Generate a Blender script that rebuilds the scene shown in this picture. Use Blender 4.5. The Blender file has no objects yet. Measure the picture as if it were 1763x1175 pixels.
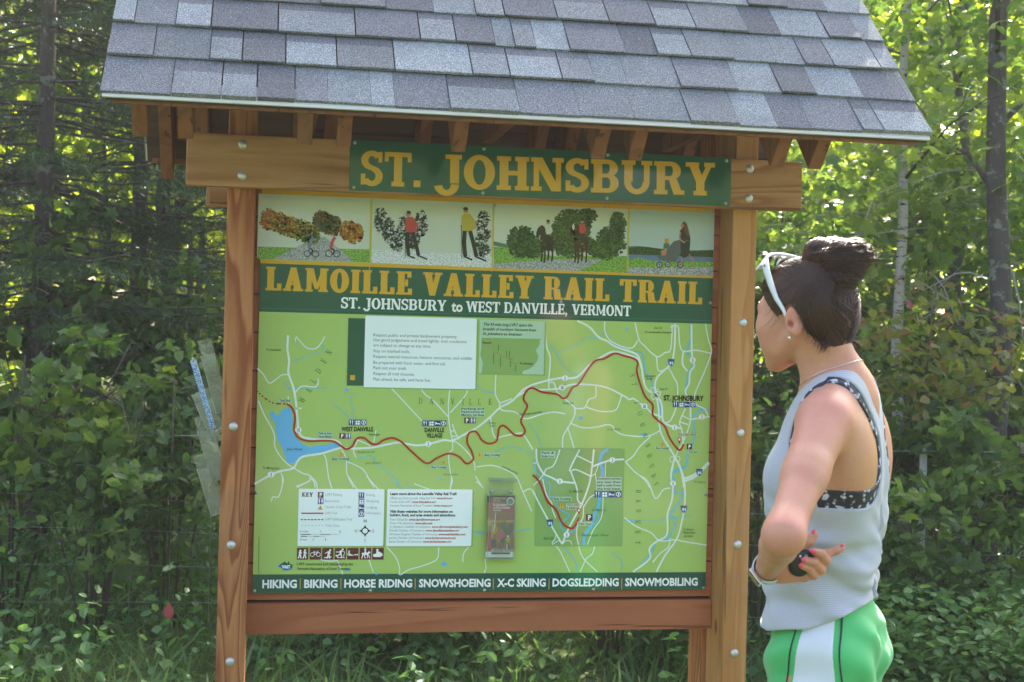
import bpy, bmesh, math, random
import numpy as np
from mathutils import Vector, Matrix, noise as mnoise
random.seed(7)
rng = np.random.default_rng(7)
D = bpy.data
scene = bpy.context.scene
COL = scene.collection

# ------------------------------------------------------------------ camera
FPX, CX, CY = 2380.0, 881.5, 587.5           # focal length in photo pixels, photo centre
CAM = np.array([-0.5878, -3.6339, 1.45])
YAW, PITCH, ROLL = 0.1753, 0.0007, 0.0243
def cam_axes():
    f = np.array([math.sin(YAW), math.cos(YAW), 0]); r = np.array([math.cos(YAW), -math.sin(YAW), 0]); u = np.array([0, 0, 1.0])
    f2 = f*math.cos(PITCH)+u*math.sin(PITCH); u2 = -f*math.sin(PITCH)+u*math.cos(PITCH)
    return r*math.cos(ROLL)+u2*math.sin(ROLL), -r*math.sin(ROLL)+u2*math.cos(ROLL), f2
AR, AU, AF = cam_axes()
def at(px, py, d):                           # point d metres deep seen at photo pixel
    return CAM + d*(AF + AR*(px-CX)/FPX + AU*(CY-py)/FPX)
def on_y(px, py, Y):
    v = AF + AR*(px-CX)/FPX + AU*(CY-py)/FPX
    return CAM + v*(Y-CAM[1])/v[1]
cd = D.cameras.new('camera'); cam = D.objects.new('camera', cd); COL.objects.link(cam)
cd.sensor_width = 36; cd.lens = FPX/1763*36; cd.clip_start = 0.05; cd.clip_end = 600
m = Matrix.Identity(4)
for i in range(3):
    m[i][0], m[i][1], m[i][2], m[i][3] = AR[i], AU[i], -AF[i], CAM[i]
cam.matrix_world = m
cd.dof.use_dof = True; cd.dof.focus_distance = 3.5; cd.dof.aperture_fstop = 9
scene.camera = cam
scene.render.resolution_x, scene.render.resolution_y = 1024, 682

# ------------------------------------------------------------------ light
SUN_EL, SUN_AZ = math.radians(41), math.radians(26)   # azimuth measured from +Y (behind the kiosk) towards +X
w = D.worlds.new('World'); scene.world = w; w.use_nodes = True
nt = w.node_tree; bg = nt.nodes['Background']
sky = nt.nodes.new('ShaderNodeTexSky'); sky.sky_type = 'NISHITA'; sky.sun_disc = False
sky.sun_elevation = SUN_EL; sky.sun_rotation = SUN_AZ; sky.dust_density = 5.0; sky.air_density = 1.0; sky.ozone_density = .6
nt.links.new(sky.outputs[0], bg.inputs[0]); bg.inputs[1].default_value = 0.15
sd = D.lights.new('sun', 'SUN'); sun = D.objects.new('sun', sd); COL.objects.link(sun)
sd.energy = 5.0; sd.angle = math.radians(0.5); sd.color = (1, .93, .80)
sdir = Vector((math.sin(SUN_AZ)*math.cos(SUN_EL), math.cos(SUN_AZ)*math.cos(SUN_EL), math.sin(SUN_EL)))
sun.rotation_euler = sdir.to_track_quat('Z', 'Y').to_euler(); sun.location = sdir*60
vs = scene.view_settings; scene.display_settings.display_device = 'sRGB'
vs.view_transform = 'Standard'; vs.look = 'None'; vs.gamma = 1; vs.use_curve_mapping = False
vs.exposure = 2.15

# ------------------------------------------------------------------ object helpers
def tag(o, label=None, cat=None, group=None, kind=None):
    if label: o['label'] = label
    if cat: o['category'] = cat
    if group: o['group'] = group
    if kind: o['kind'] = kind
    return o
def empty(name, loc=(0, 0, 0), label=None, cat=None, group=None):
    o = D.objects.new(name, None); COL.objects.link(o); o.location = loc; o.empty_display_size = .1
    return tag(o, label, cat, group)
def link(name, me, parent=None, mat=None, kind=None):
    o = D.objects.new(name, me); COL.objects.link(o)
    if mat is not None:
        for mm in (mat if isinstance(mat, (list, tuple)) else [mat]): me.materials.append(mm)
    if parent is not None:
        o.parent = parent
        if parent.type == 'EMPTY' and parent.parent is None:
            o.matrix_parent_inverse = Matrix.Translation(parent.location).inverted()
    if kind: o['kind'] = kind
    return o
class MB:
    """collects polygons"""
    def __init__(s): s.v, s.f, s.mi = [], [], []
    def add(s, vs, fs, mi=0):
        b = len(s.v); s.v += [tuple(map(float, q)) for q in vs]
        for q in fs: s.f.append(tuple(i+b for i in q)); s.mi.append(mi)
    def box(s, a, b, mi=0):
        x0, y0, z0 = a; x1, y1, z1 = b
        s.add([(x0,y0,z0),(x1,y0,z0),(x1,y1,z0),(x0,y1,z0),(x0,y0,z1),(x1,y0,z1),(x1,y1,z1),(x0,y1,z1)],
              [(0,3,2,1),(4,5,6,7),(0,1,5,4),(1,2,6,5),(2,3,7,6),(3,0,4,7)], mi)
    def tube(s, pts, rad, n=8, mi=0, cap=True):
        pts = [Vector(p) for p in pts]; k = len(pts)
        if not hasattr(rad, '__len__'): rad = [rad]*k
        rings = []; prev = None
        for i, p in enumerate(pts):
            t = (pts[min(i+1, k-1)]-pts[max(i-1, 0)]).normalized()
            if prev is None:
                a = Vector((0,0,1)) if abs(t.z) < .9 else Vector((1,0,0)); u = t.cross(a).normalized()
            else: u = (prev - t*prev.dot(t)).normalized()
            prev = u; w_ = t.cross(u)
            rings.append([p+(u*math.cos(2*math.pi*j/n)+w_*math.sin(2*math.pi*j/n))*rad[i] for j in range(n)])
        vs = [q for r in rings for q in r]; fs = []
        for i in range(k-1):
            for j in range(n):
                a, b = i*n+j, i*n+(j+1) % n; fs.append((a, b, b+n, a+n))
        if cap: fs.append(tuple(range(n))[::-1]); fs.append(tuple(range((k-1)*n, k*n)))
        s.add(vs, fs, mi)
    def mesh(s, name, smooth=False):
        me = D.meshes.new(name); me.from_pydata(s.v, [], s.f)
        if any(s.mi): me.polygons.foreach_set('material_index', s.mi)
        if smooth: me.polygons.foreach_set('use_smooth', [True]*len(s.f))
        me.update(); return me
    def build(s, name, mat, parent=None, smooth=False, kind=None):
        return link(name, s.mesh(name, smooth), parent, mat, kind)
def np_mesh(name, V, F, smooth=False):
    """V (n,3), F (m,k) equal sized faces"""
    V = np.asarray(V, np.float32); F = np.asarray(F, np.int32)
    me = D.meshes.new(name); me.vertices.add(len(V)); me.vertices.foreach_set('co', V.ravel())
    k = F.shape[1]; me.loops.add(F.size); me.loops.foreach_set('vertex_index', F.ravel())
    me.polygons.add(len(F)); me.polygons.foreach_set('loop_start', np.arange(len(F), dtype=np.int32)*k)
    me.polygons.foreach_set('loop_total', np.full(len(F), k, np.int32))
    me.polygons.foreach_set('use_smooth', np.full(len(F), smooth))
    me.update(calc_edges=True); return me
def bevel_mesh(me, w=.002, seg=2):
    bm = bmesh.new(); bm.from_mesh(me)
    bmesh.ops.bevel(bm, geom=list(bm.edges), offset=w, segments=seg, affect='EDGES', profile=.5)
    bm.to_mesh(me); bm.free(); me.update(); return me
def bbox(name, a, b, mat, parent=None, bev=.002):
    q = MB(); q.box(a, b); me = q.mesh(name)
    if bev: bevel_mesh(me, bev)
    return link(name, me, parent, mat)

# ------------------------------------------------------------------ material helpers
def mat(name, col=(.5,.5,.5), rough=.6, spec=.5, metal=0, **kw):
    mt = D.materials.new(name); mt.use_nodes = True
    b = mt.node_tree.nodes['Principled BSDF']
    b.inputs['Base Color'].default_value = (*col, 1); b.inputs['Roughness'].default_value = rough
    b.inputs['Specular IOR Level'].default_value = spec; b.inputs['Metallic'].default_value = metal
    for k, v in kw.items(): b.inputs[k].default_value = v
    return mt
class NT:
    def __init__(s, mt): s.nt = mt.node_tree; s.b = s.nt.nodes['Principled BSDF']; s.out = s.nt.nodes['Material Output']
    def n(s, t, **kw):
        q = s.nt.nodes.new('ShaderNode'+t)
        for k, v in kw.items(): setattr(q, k, v)
        return q
    def l(s, a, b): s.nt.links.new(a, b)
    def coord(s, scale=(1,1,1), which='Object', rot=(0,0,0)):
        tc = s.n('TexCoord'); mp = s.n('Mapping'); mp.inputs['Scale'].default_value = scale; mp.inputs['Rotation'].default_value = rot
        s.l(tc.outputs[which], mp.inputs[0]); return mp.outputs[0]
    def noise(s, vec, scale=5, detail=4, rough=.5, dist=0):
        q = s.n('TexNoise'); s.l(vec, q.inputs['Vector']); q.inputs['Scale'].default_value = scale
        q.inputs['Detail'].default_value = detail; q.inputs['Roughness'].default_value = rough; q.inputs['Distortion'].default_value = dist
        return q.outputs[0]
    def ramp(s, fac, stops, interp='LINEAR'):
        q = s.n('ValToRGB'); s.l(fac, q.inputs[0]); cr = q.color_ramp; cr.interpolation = interp
        while len(cr.elements) < len(stops): cr.elements.new(.5)
        for e, (p, c) in zip(cr.elements, stops):
            e.position = p; e.color = (*c, 1) if len(c) == 3 else c
        return q.outputs[0]
    def mix(s, fac, a, b, mode='MIX'):
        q = s.n('Mix', data_type='RGBA', blend_type=mode)
        for sock, v in ((q.inputs[0], fac), (q.inputs[6], a), (q.inputs[7], b)):
            if hasattr(v, 'is_output'): s.l(v, sock)
            elif isinstance(v, (int, float)): sock.default_value = v
            else: sock.default_value = (*v, 1)
        return q.outputs[2]
    def math(s, op, a, b=0, c=0):
        q = s.n('Math', operation=op)
        for sock, v in zip(q.inputs, (a, b, c)):
            if hasattr(v, 'is_output'): s.l(v, sock)
            else: sock.default_value = v
        return q.outputs[0]
    def bump(s, h, strength=.3, dist=.002):
        q = s.n('Bump'); q.inputs['Strength'].default_value = strength; q.inputs['Distance'].default_value = dist
        s.l(h, q.inputs['Height']); s.l(q.outputs[0], s.b.inputs['Normal']); return q
    def base(s, c): s.l(c, s.b.inputs['Base Color'])

def wood(name, light, dark, axis='Z', ringscale=22, rough=.75, seed=0.0, knots=True, con=1.0):
    """sawn softwood: long stretched growth rings with knots, per-object offset"""
    mt = mat(name, light, rough, .25); g = NT(mt)
    tc = g.n('TexCoord'); oi = g.n('ObjectInfo')
    off = g.n('VectorMath', operation='SCALE'); cmb = g.n('CombineXYZ')
    for i in range(3): g.l(oi.outputs['Random'], cmb.inputs[i])
    g.l(cmb.outputs[0], off.inputs[0]); off.inputs['Scale'].default_value = 37.0
    add = g.n('VectorMath', operation='ADD'); g.l(tc.outputs['Object'], add.inputs[0]); g.l(off.outputs[0], add.inputs[1])
    mp = g.n('Mapping'); sc = {'Z': (1,1,.09), 'X': (.09,1,1)}[axis]
    mp.inputs['Scale'].default_value = sc; g.l(add.outputs[0], mp.inputs[0]); v = mp.outputs[0]
    big = g.noise(v, 9, 2, .5, .4)
    rings = g.math('FRACT', g.math('MULTIPLY', big, ringscale*.55))
    ringc = g.ramp(rings, [(0, (0,0,0)), (.45, (.35,.35,.35)), (.85, (1,1,1)), (.97, (.15,.15,.15))])
    fine = g.noise(v, 160, 3, .6)
    blot = g.noise(add.outputs[0], 5, 3, .5)
    f = g.math('MULTIPLY', g.math('ADD', g.math('MULTIPLY', ringc, .7), g.math('MULTIPLY', fine, .45)), con)
    c = g.mix(f, light, dark)
    c = g.mix(g.math('MULTIPLY', blot, .35), c, tuple(x*.55 for x in dark))
    if knots:
        vo = g.n('TexVoronoi'); mk = g.n('Mapping'); mk.inputs['Scale'].default_value = {'Z': (5,5,2.6), 'X': (2.6,5,5)}[axis]
        g.l(add.outputs[0], mk.inputs[0]); g.l(mk.outputs[0], vo.inputs['Vector']); vo.inputs['Scale'].default_value = 1
        kn = g.ramp(vo.outputs['Distance'], [(.0, (1,1,1)), (.035, (.9,.9,.9)), (.075, (0,0,0))])
        c = g.mix(g.math('MULTIPLY', kn, .8), c, tuple(x*.28 for x in dark))
    mc = g.n('Mapping'); mc.inputs['Scale'].default_value = {'Z': (1,1,.045), 'X': (.045,1,1)}[axis]; g.l(add.outputs[0], mc.inputs[0])
    ck = g.ramp(g.noise(mc.outputs[0], 42, 2, .5), [(.66, (0,0,0)), (.685, (1,1,1))]); dirt = g.noise(add.outputs[0], 1.7, 5, .7)
    c = g.mix(g.math('MULTIPLY', ck, .65), c, tuple(x*.22 for x in dark)); c = g.mix(g.ramp(dirt, [(.52, (0,0,0)), (.75, (.45,.45,.45))]), c, (.16,.13,.10))
    g.base(c); g.bump(g.math('SUBTRACT', g.math('ADD', ringc, fine), g.math('MULTIPLY', ck, 3)), .4, .0015); return mt
# ------------------------------------------------------------------ ground
M = {}
def ground_mat():
    mt = mat('earth', (.06,.06,.03), .95, .1); g = NT(mt); v = g.coord()
    a = g.noise(v, .6, 6, .6); b = g.noise(v, 14, 5, .7)
    c = g.ramp(a, [(.3, (.07,.10,.03)), (.55, (.10,.13,.04)), (.75, (.12,.11,.06))])
    c = g.mix(g.math('MULTIPLY', b, .6), c, (.035,.045,.015)); g.base(c); g.bump(b, .8, .04); return mt
M['earth'] = ground_mat()
def gz(x, y):                                # gentle relief, level round the kiosk
    d = math.hypot(x, y); k = min(1, max(0, (d-3)/10))
    return k*(.25*math.sin(x*.21+1)*math.cos(y*.17)+.12*math.sin(x*.5+y*.4))
xs = sorted(set([-400,-250,-150,-90,-60]+[i*2.5 for i in range(-18, 19)]+[60,90,150,250,400]))
q = MB(); n_ = len(xs)
q.add([(x, y, gz(x, y) if max(abs(x), abs(y)) < 60 else 0) for y in xs for x in xs],
      [(j*n_+i, j*n_+i+1, (j+1)*n_+i+1, (j+1)*n_+i) for j in range(n_-1) for i in range(n_-1)])
ground = q.build('ground', M['earth'], smooth=True, kind='structure')
# gravel trail behind the photographer
mt = mat('gravel', (.32,.29,.24), .9, .2); g = NT(mt); v = g.coord(); a = g.noise(v, 60, 5, .7)
g.base(g.mix(a, (.22,.20,.17), (.42,.39,.33))); g.bump(a, .6, .01); M['gravel'] = mt
q = MB(); pts = [(-30+i*2.0, -9.0+.6*math.sin(i*.35)) for i in range(31)]
for (x0, y0), (x1, y1) in zip(pts, pts[1:]):
    q.add([(x0, y0-1.4, gz(x0, y0-1.4)+.012), (x1, y1-1.4, gz(x1, y1-1.4)+.012), (x1, y1+1.4, gz(x1, y1+1.4)+.012), (x0, y0+1.4, gz(x0, y0+1.4)+.012)], [(0,1,2,3)])
q.build('path', M['gravel'], kind='structure')

# ------------------------------------------------------------------ kiosk
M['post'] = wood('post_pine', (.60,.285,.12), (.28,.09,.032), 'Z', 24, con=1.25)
M['post2'] = wood('post_pine_pale', (.58,.32,.125), (.38,.165,.055), 'Z', 12, con=.9)
M['beam'] = wood('beam_pine', (.58,.34,.18), (.31,.14,.06), 'X', 18, con=1.15)
M['stain'] = wood('stained_cedar', (.46,.175,.085), (.31,.10,.048), 'X', 8, con=.9)
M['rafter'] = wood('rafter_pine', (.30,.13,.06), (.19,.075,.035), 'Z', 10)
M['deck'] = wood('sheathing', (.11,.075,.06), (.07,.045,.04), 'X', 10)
M['galv'] = mat('galvanised_steel', (.55,.58,.62), .42, .5, .75)
M['screw'] = mat('screw_steel', (.45,.43,.42), .35, .5, .85)
kiosk = empty('information_kiosk', (0, 0, 0), 'wooden trail kiosk with shingled roof, green town sign and large map board', 'kiosk')
YF = -.10                                    # front face of the posts
PXL, PXR, PW = -.695, .629, .070
def dome(r, h, n=16, k=5):
    q = MB(); vs, fs = [(0, -h, 0)], []
    for i in range(1, k+1):
        a = i/k*math.pi/2
        for j in range(n):
            t = 2*math.pi*j/n; vs.append((r*math.sin(a)*math.cos(t), -h*math.cos(a), r*math.sin(a)*math.sin(t)))
    for j in range(n): fs.append((0, 1+j, 1+(j+1) % n))
    for i in range(k-1):
        for j in range(n):
            a, b = 1+i*n+j, 1+i*n+(j+1) % n; fs.append((a, a+n, b+n, b))
    q.add(vs, fs); return q.mesh('bolt_head', True)
bolt_me = dome(.0115, .006); bolt_me.materials.append(M['galv'])
screw_me = dome(.0048, .0028, 10, 3); screw_me.materials.append(M['screw'])
def bolt(parent, x, y, z, me=None, name='bolt'):
    o = D.objects.new(name, me or bolt_me); COL.objects.link(o); o.location = (x, y, z); o.parent = parent; return o
postL = bbox('post', (PXL, YF, -.3), (PXL+PW, YF+.14, 2.10), M['post'], kiosk, .004)
postR = bbox('post', (PXR, YF, -.3), (PXR+PW-.002, YF+.14, 2.10), M['post2'], kiosk, .004)
for x in (PXL, PXR):                         # rear posts carrying the back of the roof
    bbox('rear_post', (x, YF+.17, -.3), (x+PW, YF+.30, 2.10), M['post'], kiosk, .004)
for p, s, P in ((384+18, 735, postL), (398, 939, postL), (396, 1140, postL), (1279, 556, postR), (1275, 746, postR), (1270, 938, postR), (1264.5, 1125, postR)):
    c = on_y(p, s, YF); bolt(P, c[0], YF, c[2])
# siding behind the board: clapboards with a shadow gap
zt = 1.86; z = .79; hgt = .0995
z = 1.855
k = 0
while z > .80:
    z0 = max(z-hgt, .762)
    bbox('siding_board', (PXL+PW+.001, .004, z0+.0035), (PXR-.001, .024, z), M['stain'], kiosk, .0015); z -= hgt; k += 1
bbox('backing_panel', (PXL+PW+.001, .0245, .69), (PXR-.001, .034, 1.862), M['deck'], kiosk, 0)
rail = bbox('bottom_rail', (PXL+PW+.001, -.006, .678), (PXR-.001, .0235, .7585), M['stain'], kiosk, .002)
bbox('rear_rail', (PXL+.01, .205, .70), (PXR+PW-.01, .235, .79), M['stain'], kiosk, .002)
# header beams
beam = bbox('header_beam', (-.795, YF-.0395, 1.818), (.806, YF-.0005, 1.948), M['beam'], kiosk, .003)
for px, py in ((1291, 291), (1289.5, 341.5)):
    c = on_y(px, py, YF-.0395); bolt(beam, c[0], YF-.0395, c[2]); bolt(beam, -c[0], YF-.0395, c[2])
bbox('rear_beam', (-.76, .205, 1.80), (.757, .243, 1.93), M['beam'], kiosk, .003)
bbox('tie_block', (PXR+PW, .045, 1.795), (.745, .10, 1.835), M['beam'], kiosk, .002)
bbox('tie_block', (-.745, .045, 1.795), (PXL, .10, 1.835), M['beam'], kiosk, .002)
# rafters: parallelograms following the 45 degree slopes
EY, EZ, RL = -.50, 1.975, .775               # eave line (top of deck) and slope length
RY = EY+RL*.7071; RZ = EZ+RL*.7071
BY = 2*RY-EY
def rafter(x, back=False, drop=.125):
    q = MB(); y0 = EY+.030; z0 = EZ+.022
    pr = [(y0, z0-.012), (RY, RZ-.018), (RY, RZ-.018-drop*1.414), (y0+drop*.707, z0-.012-drop*.707)]
    if back: pr = [(2*RY-y, z) for y, z in pr]
    n = len(pr); vs = [(x, y, z) for y, z in pr]+[(x+.034, y, z) for y, z in pr]
    fs = [tuple(range(n)), tuple(range(2*n-1, n-1, -1))]+[(i, i+n, (i+1) % n+n, (i+1) % n) for i in range(n)]
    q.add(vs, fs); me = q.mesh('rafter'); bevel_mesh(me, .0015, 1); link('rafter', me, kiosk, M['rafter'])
rx = [on_y(p, 250, EY+.045)[0] for p in (784, 1030, 1095, 1345, 1412)]
rx = sorted(rx+[-.90, -.80, -.53, -.44])
for i, x in enumerate(rx): rafter(x, False); rafter(x, True)
# gusset ties seen under the roof
for x in (-.50, .02, .56):
    q = MB(); y0, z0 = EY+.12, EZ+.05
    vs = [(x, -.26, 2.03), (x, .36, 2.03), (x, .36, 2.075), (x, -.26, 2.075)]
    vs += [(a+.03, b, c) for a, b, c in vs]
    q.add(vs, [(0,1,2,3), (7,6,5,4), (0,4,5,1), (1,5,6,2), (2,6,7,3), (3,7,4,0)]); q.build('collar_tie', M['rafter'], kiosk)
# roof deck
RX0, RX1 = -.955, .985
for sgn in (0, 1):
    q = MB(); t = .012*1.414
    pr = [(EY, EZ), (RY, RZ), (RY, RZ-t), (EY, EZ-t)]
    if sgn: pr = [(2*RY-y, z) for y, z in pr]
    vs = [(RX0+.006, y, z) for y, z in pr]+[(RX1-.006, y, z) for y, z in pr]
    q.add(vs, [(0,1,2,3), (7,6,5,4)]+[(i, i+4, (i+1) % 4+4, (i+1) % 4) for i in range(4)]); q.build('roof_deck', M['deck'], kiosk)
for sgn in (0, 1):                            # drip edge: folded metal strip
    M.setdefault('drip', mat('pale_metal_trim', (.62,.60,.55), .4, .5, .15))
    q = MB(); y0, y1 = (EY-.012, EY+.03) if not sgn else (BY+.012, BY-.03)
    z1 = EZ+.004
    pr = [(y1, z1+.03), (y0, z1-.010), (y0-.001 if not sgn else y0+.001, z1-.0155), (y0+.003 if not sgn else y0-.003, z1-.017), (y1, z1+.0265)]
    vs = [(RX0, y, z) for y, z in pr]+[(RX1-.004, y, z) for y, z in pr]; n = len(pr)
    q.add(vs, [tuple(range(n)), tuple(range(2*n-1, n-1, -1))]+[(i, i+n, (i+1) % n+n, (i+1) % n) for i in range(n)])
    q.build('drip_edge', M['drip'], kiosk)
    # rough wood sub-fascia below
    yy = (EY+.004, EY+.018) if not sgn else (BY-.018, BY-.004)
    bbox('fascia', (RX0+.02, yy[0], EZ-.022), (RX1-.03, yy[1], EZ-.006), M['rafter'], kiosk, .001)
# shingles
def shingle_mat(name, c):
    mt = mat(name, c, .93, .2); g = NT(mt); v = g.coord((1,1,1))
    a = g.noise(v, 330, 3, .85); bn = g.noise(v, 760, 2, .8)
    sp = g.math('ADD', g.math('MULTIPLY', a, .6), g.math('MULTIPLY', bn, .4))
    oi = g.n('ObjectInfo'); k = g.math('ADD', g.math('MULTIPLY', oi.outputs['Random'], .35), .82)
    cc = g.ramp(sp, [(.36, tuple(x*.22 for x in c)), (.46, tuple(x*.75 for x in c)), (.53, tuple(x*1.2 for x in c)), (.62, tuple(min(1, x*2.9) for x in c))])
    hv = g.n('HueSaturation'); g.l(cc, hv.inputs['Color']); g.l(k, hv.inputs['Value'])
    big = g.noise(v, 9, 4, .6)
    out = g.mix(g.math('MULTIPLY', g.ramp(big, [(.45, (0,0,0)), (.75, (1,1,1))]), .3), hv.outputs[0], (.10,.10,.105))
    g.base(out); g.bump(sp, .9, .0022); return mt
SH = [shingle_mat('shingle_blue_grey', (.180,.192,.205)), shingle_mat('shingle_light', (.218,.24,.258)), shingle_mat('shingle_slate', (.150,.157,.172)),
      shingle_mat('shingle_dark', (.130,.134,.150)), shingle_mat('shingle_pale', (.205,.225,.24))]
EXPO = .1325
rs = random.Random(11)
for sgn in (0, 1):
    for c in range(6):
        x = RX0-.0+rs.uniform(-.04, 0); s0 = c*EXPO-(.008 if c == 0 else 0)
        prev = -1
        while x < RX1:
            wd = rs.choice([.05,.08,.09,.105,.12,.13,.145,.17])*rs.uniform(.9, 1.1)
            xa, xb = max(x, RX0-.004), min(x+wd, RX1+.004)
            x += wd
            if xb-xa < .015: continue
            thick = rs.random() < .55
            mi = rs.choice([0,0,1,2,2,3,4,4]);
            while mi == prev: mi = rs.randrange(5)
            prev = mi
            t0 = .0150 if thick else .0105; t1 = .004
            dl = rs.uniform(-.0015, .0022) if thick else .0
            s1 = min((c+1)*EXPO+.02, RL)
            nx = 3; vs = []
            sag = .0022*math.sin(xa*9+c*2.1)
            gap = .0016 if thick else .0004
            for (s_, hh) in ((s0-dl, t0), (s0-dl+.002, t0+.0006), (s0+EXPO*(.70+.03*((c*7+len(vs)) % 3)), t0-(t0-t1)*.6), (s1, t1), (s1, t1-.003), (s0-dl, .002 if c == 0 else t0-.0055)):
                for i in range(nx+1):
                    xx = xa+gap+(xb-xa-2*gap)*i/nx; ss = s_+ (sag if s_ < s0+.01 else 0)+rs.uniform(-.0006, .0006)
                    h2 = hh+.004*c*0
                    y = EY+ss*.7071-h2*.7071; z = EZ+ss*.7071+h2*.7071
                    if sgn: y = 2*RY-y
                    vs.append((xx, y, z))
            fs = []; L = nx+1
            for r in range(5):
                for i in range(nx): fs.append((r*L+i, r*L+i+1, (r+1)*L+i+1, (r+1)*L+i))
            for i in range(nx): fs.append((5*L+i, 5*L+i+1, i+1, i))
            fs.append(tuple(r*L for r in range(6))); fs.append(tuple(r*L+nx for r in range(5, -1, -1)))
            if sgn: fs = [f[::-1] for f in fs]
            q = MB(); q.add(vs, fs); band = thick and rs.random() < .7
            if band: q.mi[2*nx:3*nx] = [1]*nx
            q.build('shingle', [SH[mi], SH[3]] if band else SH[mi], kiosk)
x = RX0
while x < RX1:                                # ridge caps
    x1 = min(x+.14, RX1); q = MB(); a = .085
    vs = []
    for xx, up in ((x, .018), (x1+.02, .014)):
        vs += [(xx, RY-a, RZ-a+up), (xx, RY, RZ+up+.004), (xx, RY+a, RZ-a+up), (xx, RY+a, RZ-a+up-.005), (xx, RY, RZ+up-.002), (xx, RY-a, RZ-a+up-.005)]
    q.add(vs, [(0,1,2,3,4,5)[::-1], (6,7,8,9,10,11)]+[(i, (i+1) % 6, (i+1) % 6+6, i+6) for i in range(6)])
    q.build('ridge_cap', SH[rs.randrange(5)], kiosk); x = x1
# ------------------------------------------------------------------ flat print (map board and town sign)
def ink(name, c, rough=.10): 
    mt = mat('ink_'+name, c, rough, .5); mt.node_tree.nodes['Principled BSDF'].inputs['Coat Weight'].default_value = .0
    INK[name] = mt; return mt
INK = {}
for n_, c_ in dict(green=(.385,.575,.165), green2=(.25,.43,.13), green3=(.30,.50,.20), darkgreen=(.016,.10,.065), teal=(.014,.085,.072), teal2=(.03,.16,.12),
                   yellow=(.66,.39,.035), white=(.84,.90,.95), panel=(.82,.94,1.0), panel2=(.42,.64,.47), black=(.012,.014,.016), grey=(.17,.19,.20), lgrey=(.36,.40,.40),
                   red=(.42,.025,.02), maroon=(.115,.012,.030), blue=(.03,.055,.27), lake=(.13,.47,.86), river=(.15,.52,.68), road=(.72,.84,.80),
                   textgreen=(.06,.16,.04), amber=(.85,.42,.04), shield=(.02,.16,.50), inset=(.25,.42,.135), skyp=(.42,.56,.62), skyp2=(.55,.63,.60),
                   ptree=(.025,.06,.018), ptree2=(.05,.11,.025), pgrass=(.16,.33,.06), pmid=(.09,.17,.045), prust=(.30,.10,.03), proad=(.30,.33,.37), plake=(.12,.20,.36), snow=(.62,.70,.80),
                   horse=(.018,.014,.012), horse2=(.055,.025,.014), skin=(.45,.22,.15), pyellow=(.45,.38,.05), pred=(.50,.05,.06), pwhite=(.6,.62,.6), pdark=(.02,.022,.028),
                   orange=(.45,.16,.03), gold=(.50,.30,.05), pink=(.65,.12,.22), pbrown=(.12,.05,.025), prow=(.10,.12,.14), hill=(.09,.17,.15)).items(): ink(n_, c_)
for n_ in ('ptree', 'ptree2', 'pgrass', 'proad', 'gold', 'snow'):        # printed photographs are mottled
    mt = INK[n_]; g = NT(mt); c_ = tuple(g.b.inputs['Base Color'].default_value[:3]); a = g.noise(g.coord(), 260, 5, .75)
    g.base(g.ramp(a, [(.35, tuple(x*.35 for x in c_)), (.5, c_), (.66, tuple(min(1, x*2.2+.02) for x in c_))]))
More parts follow.
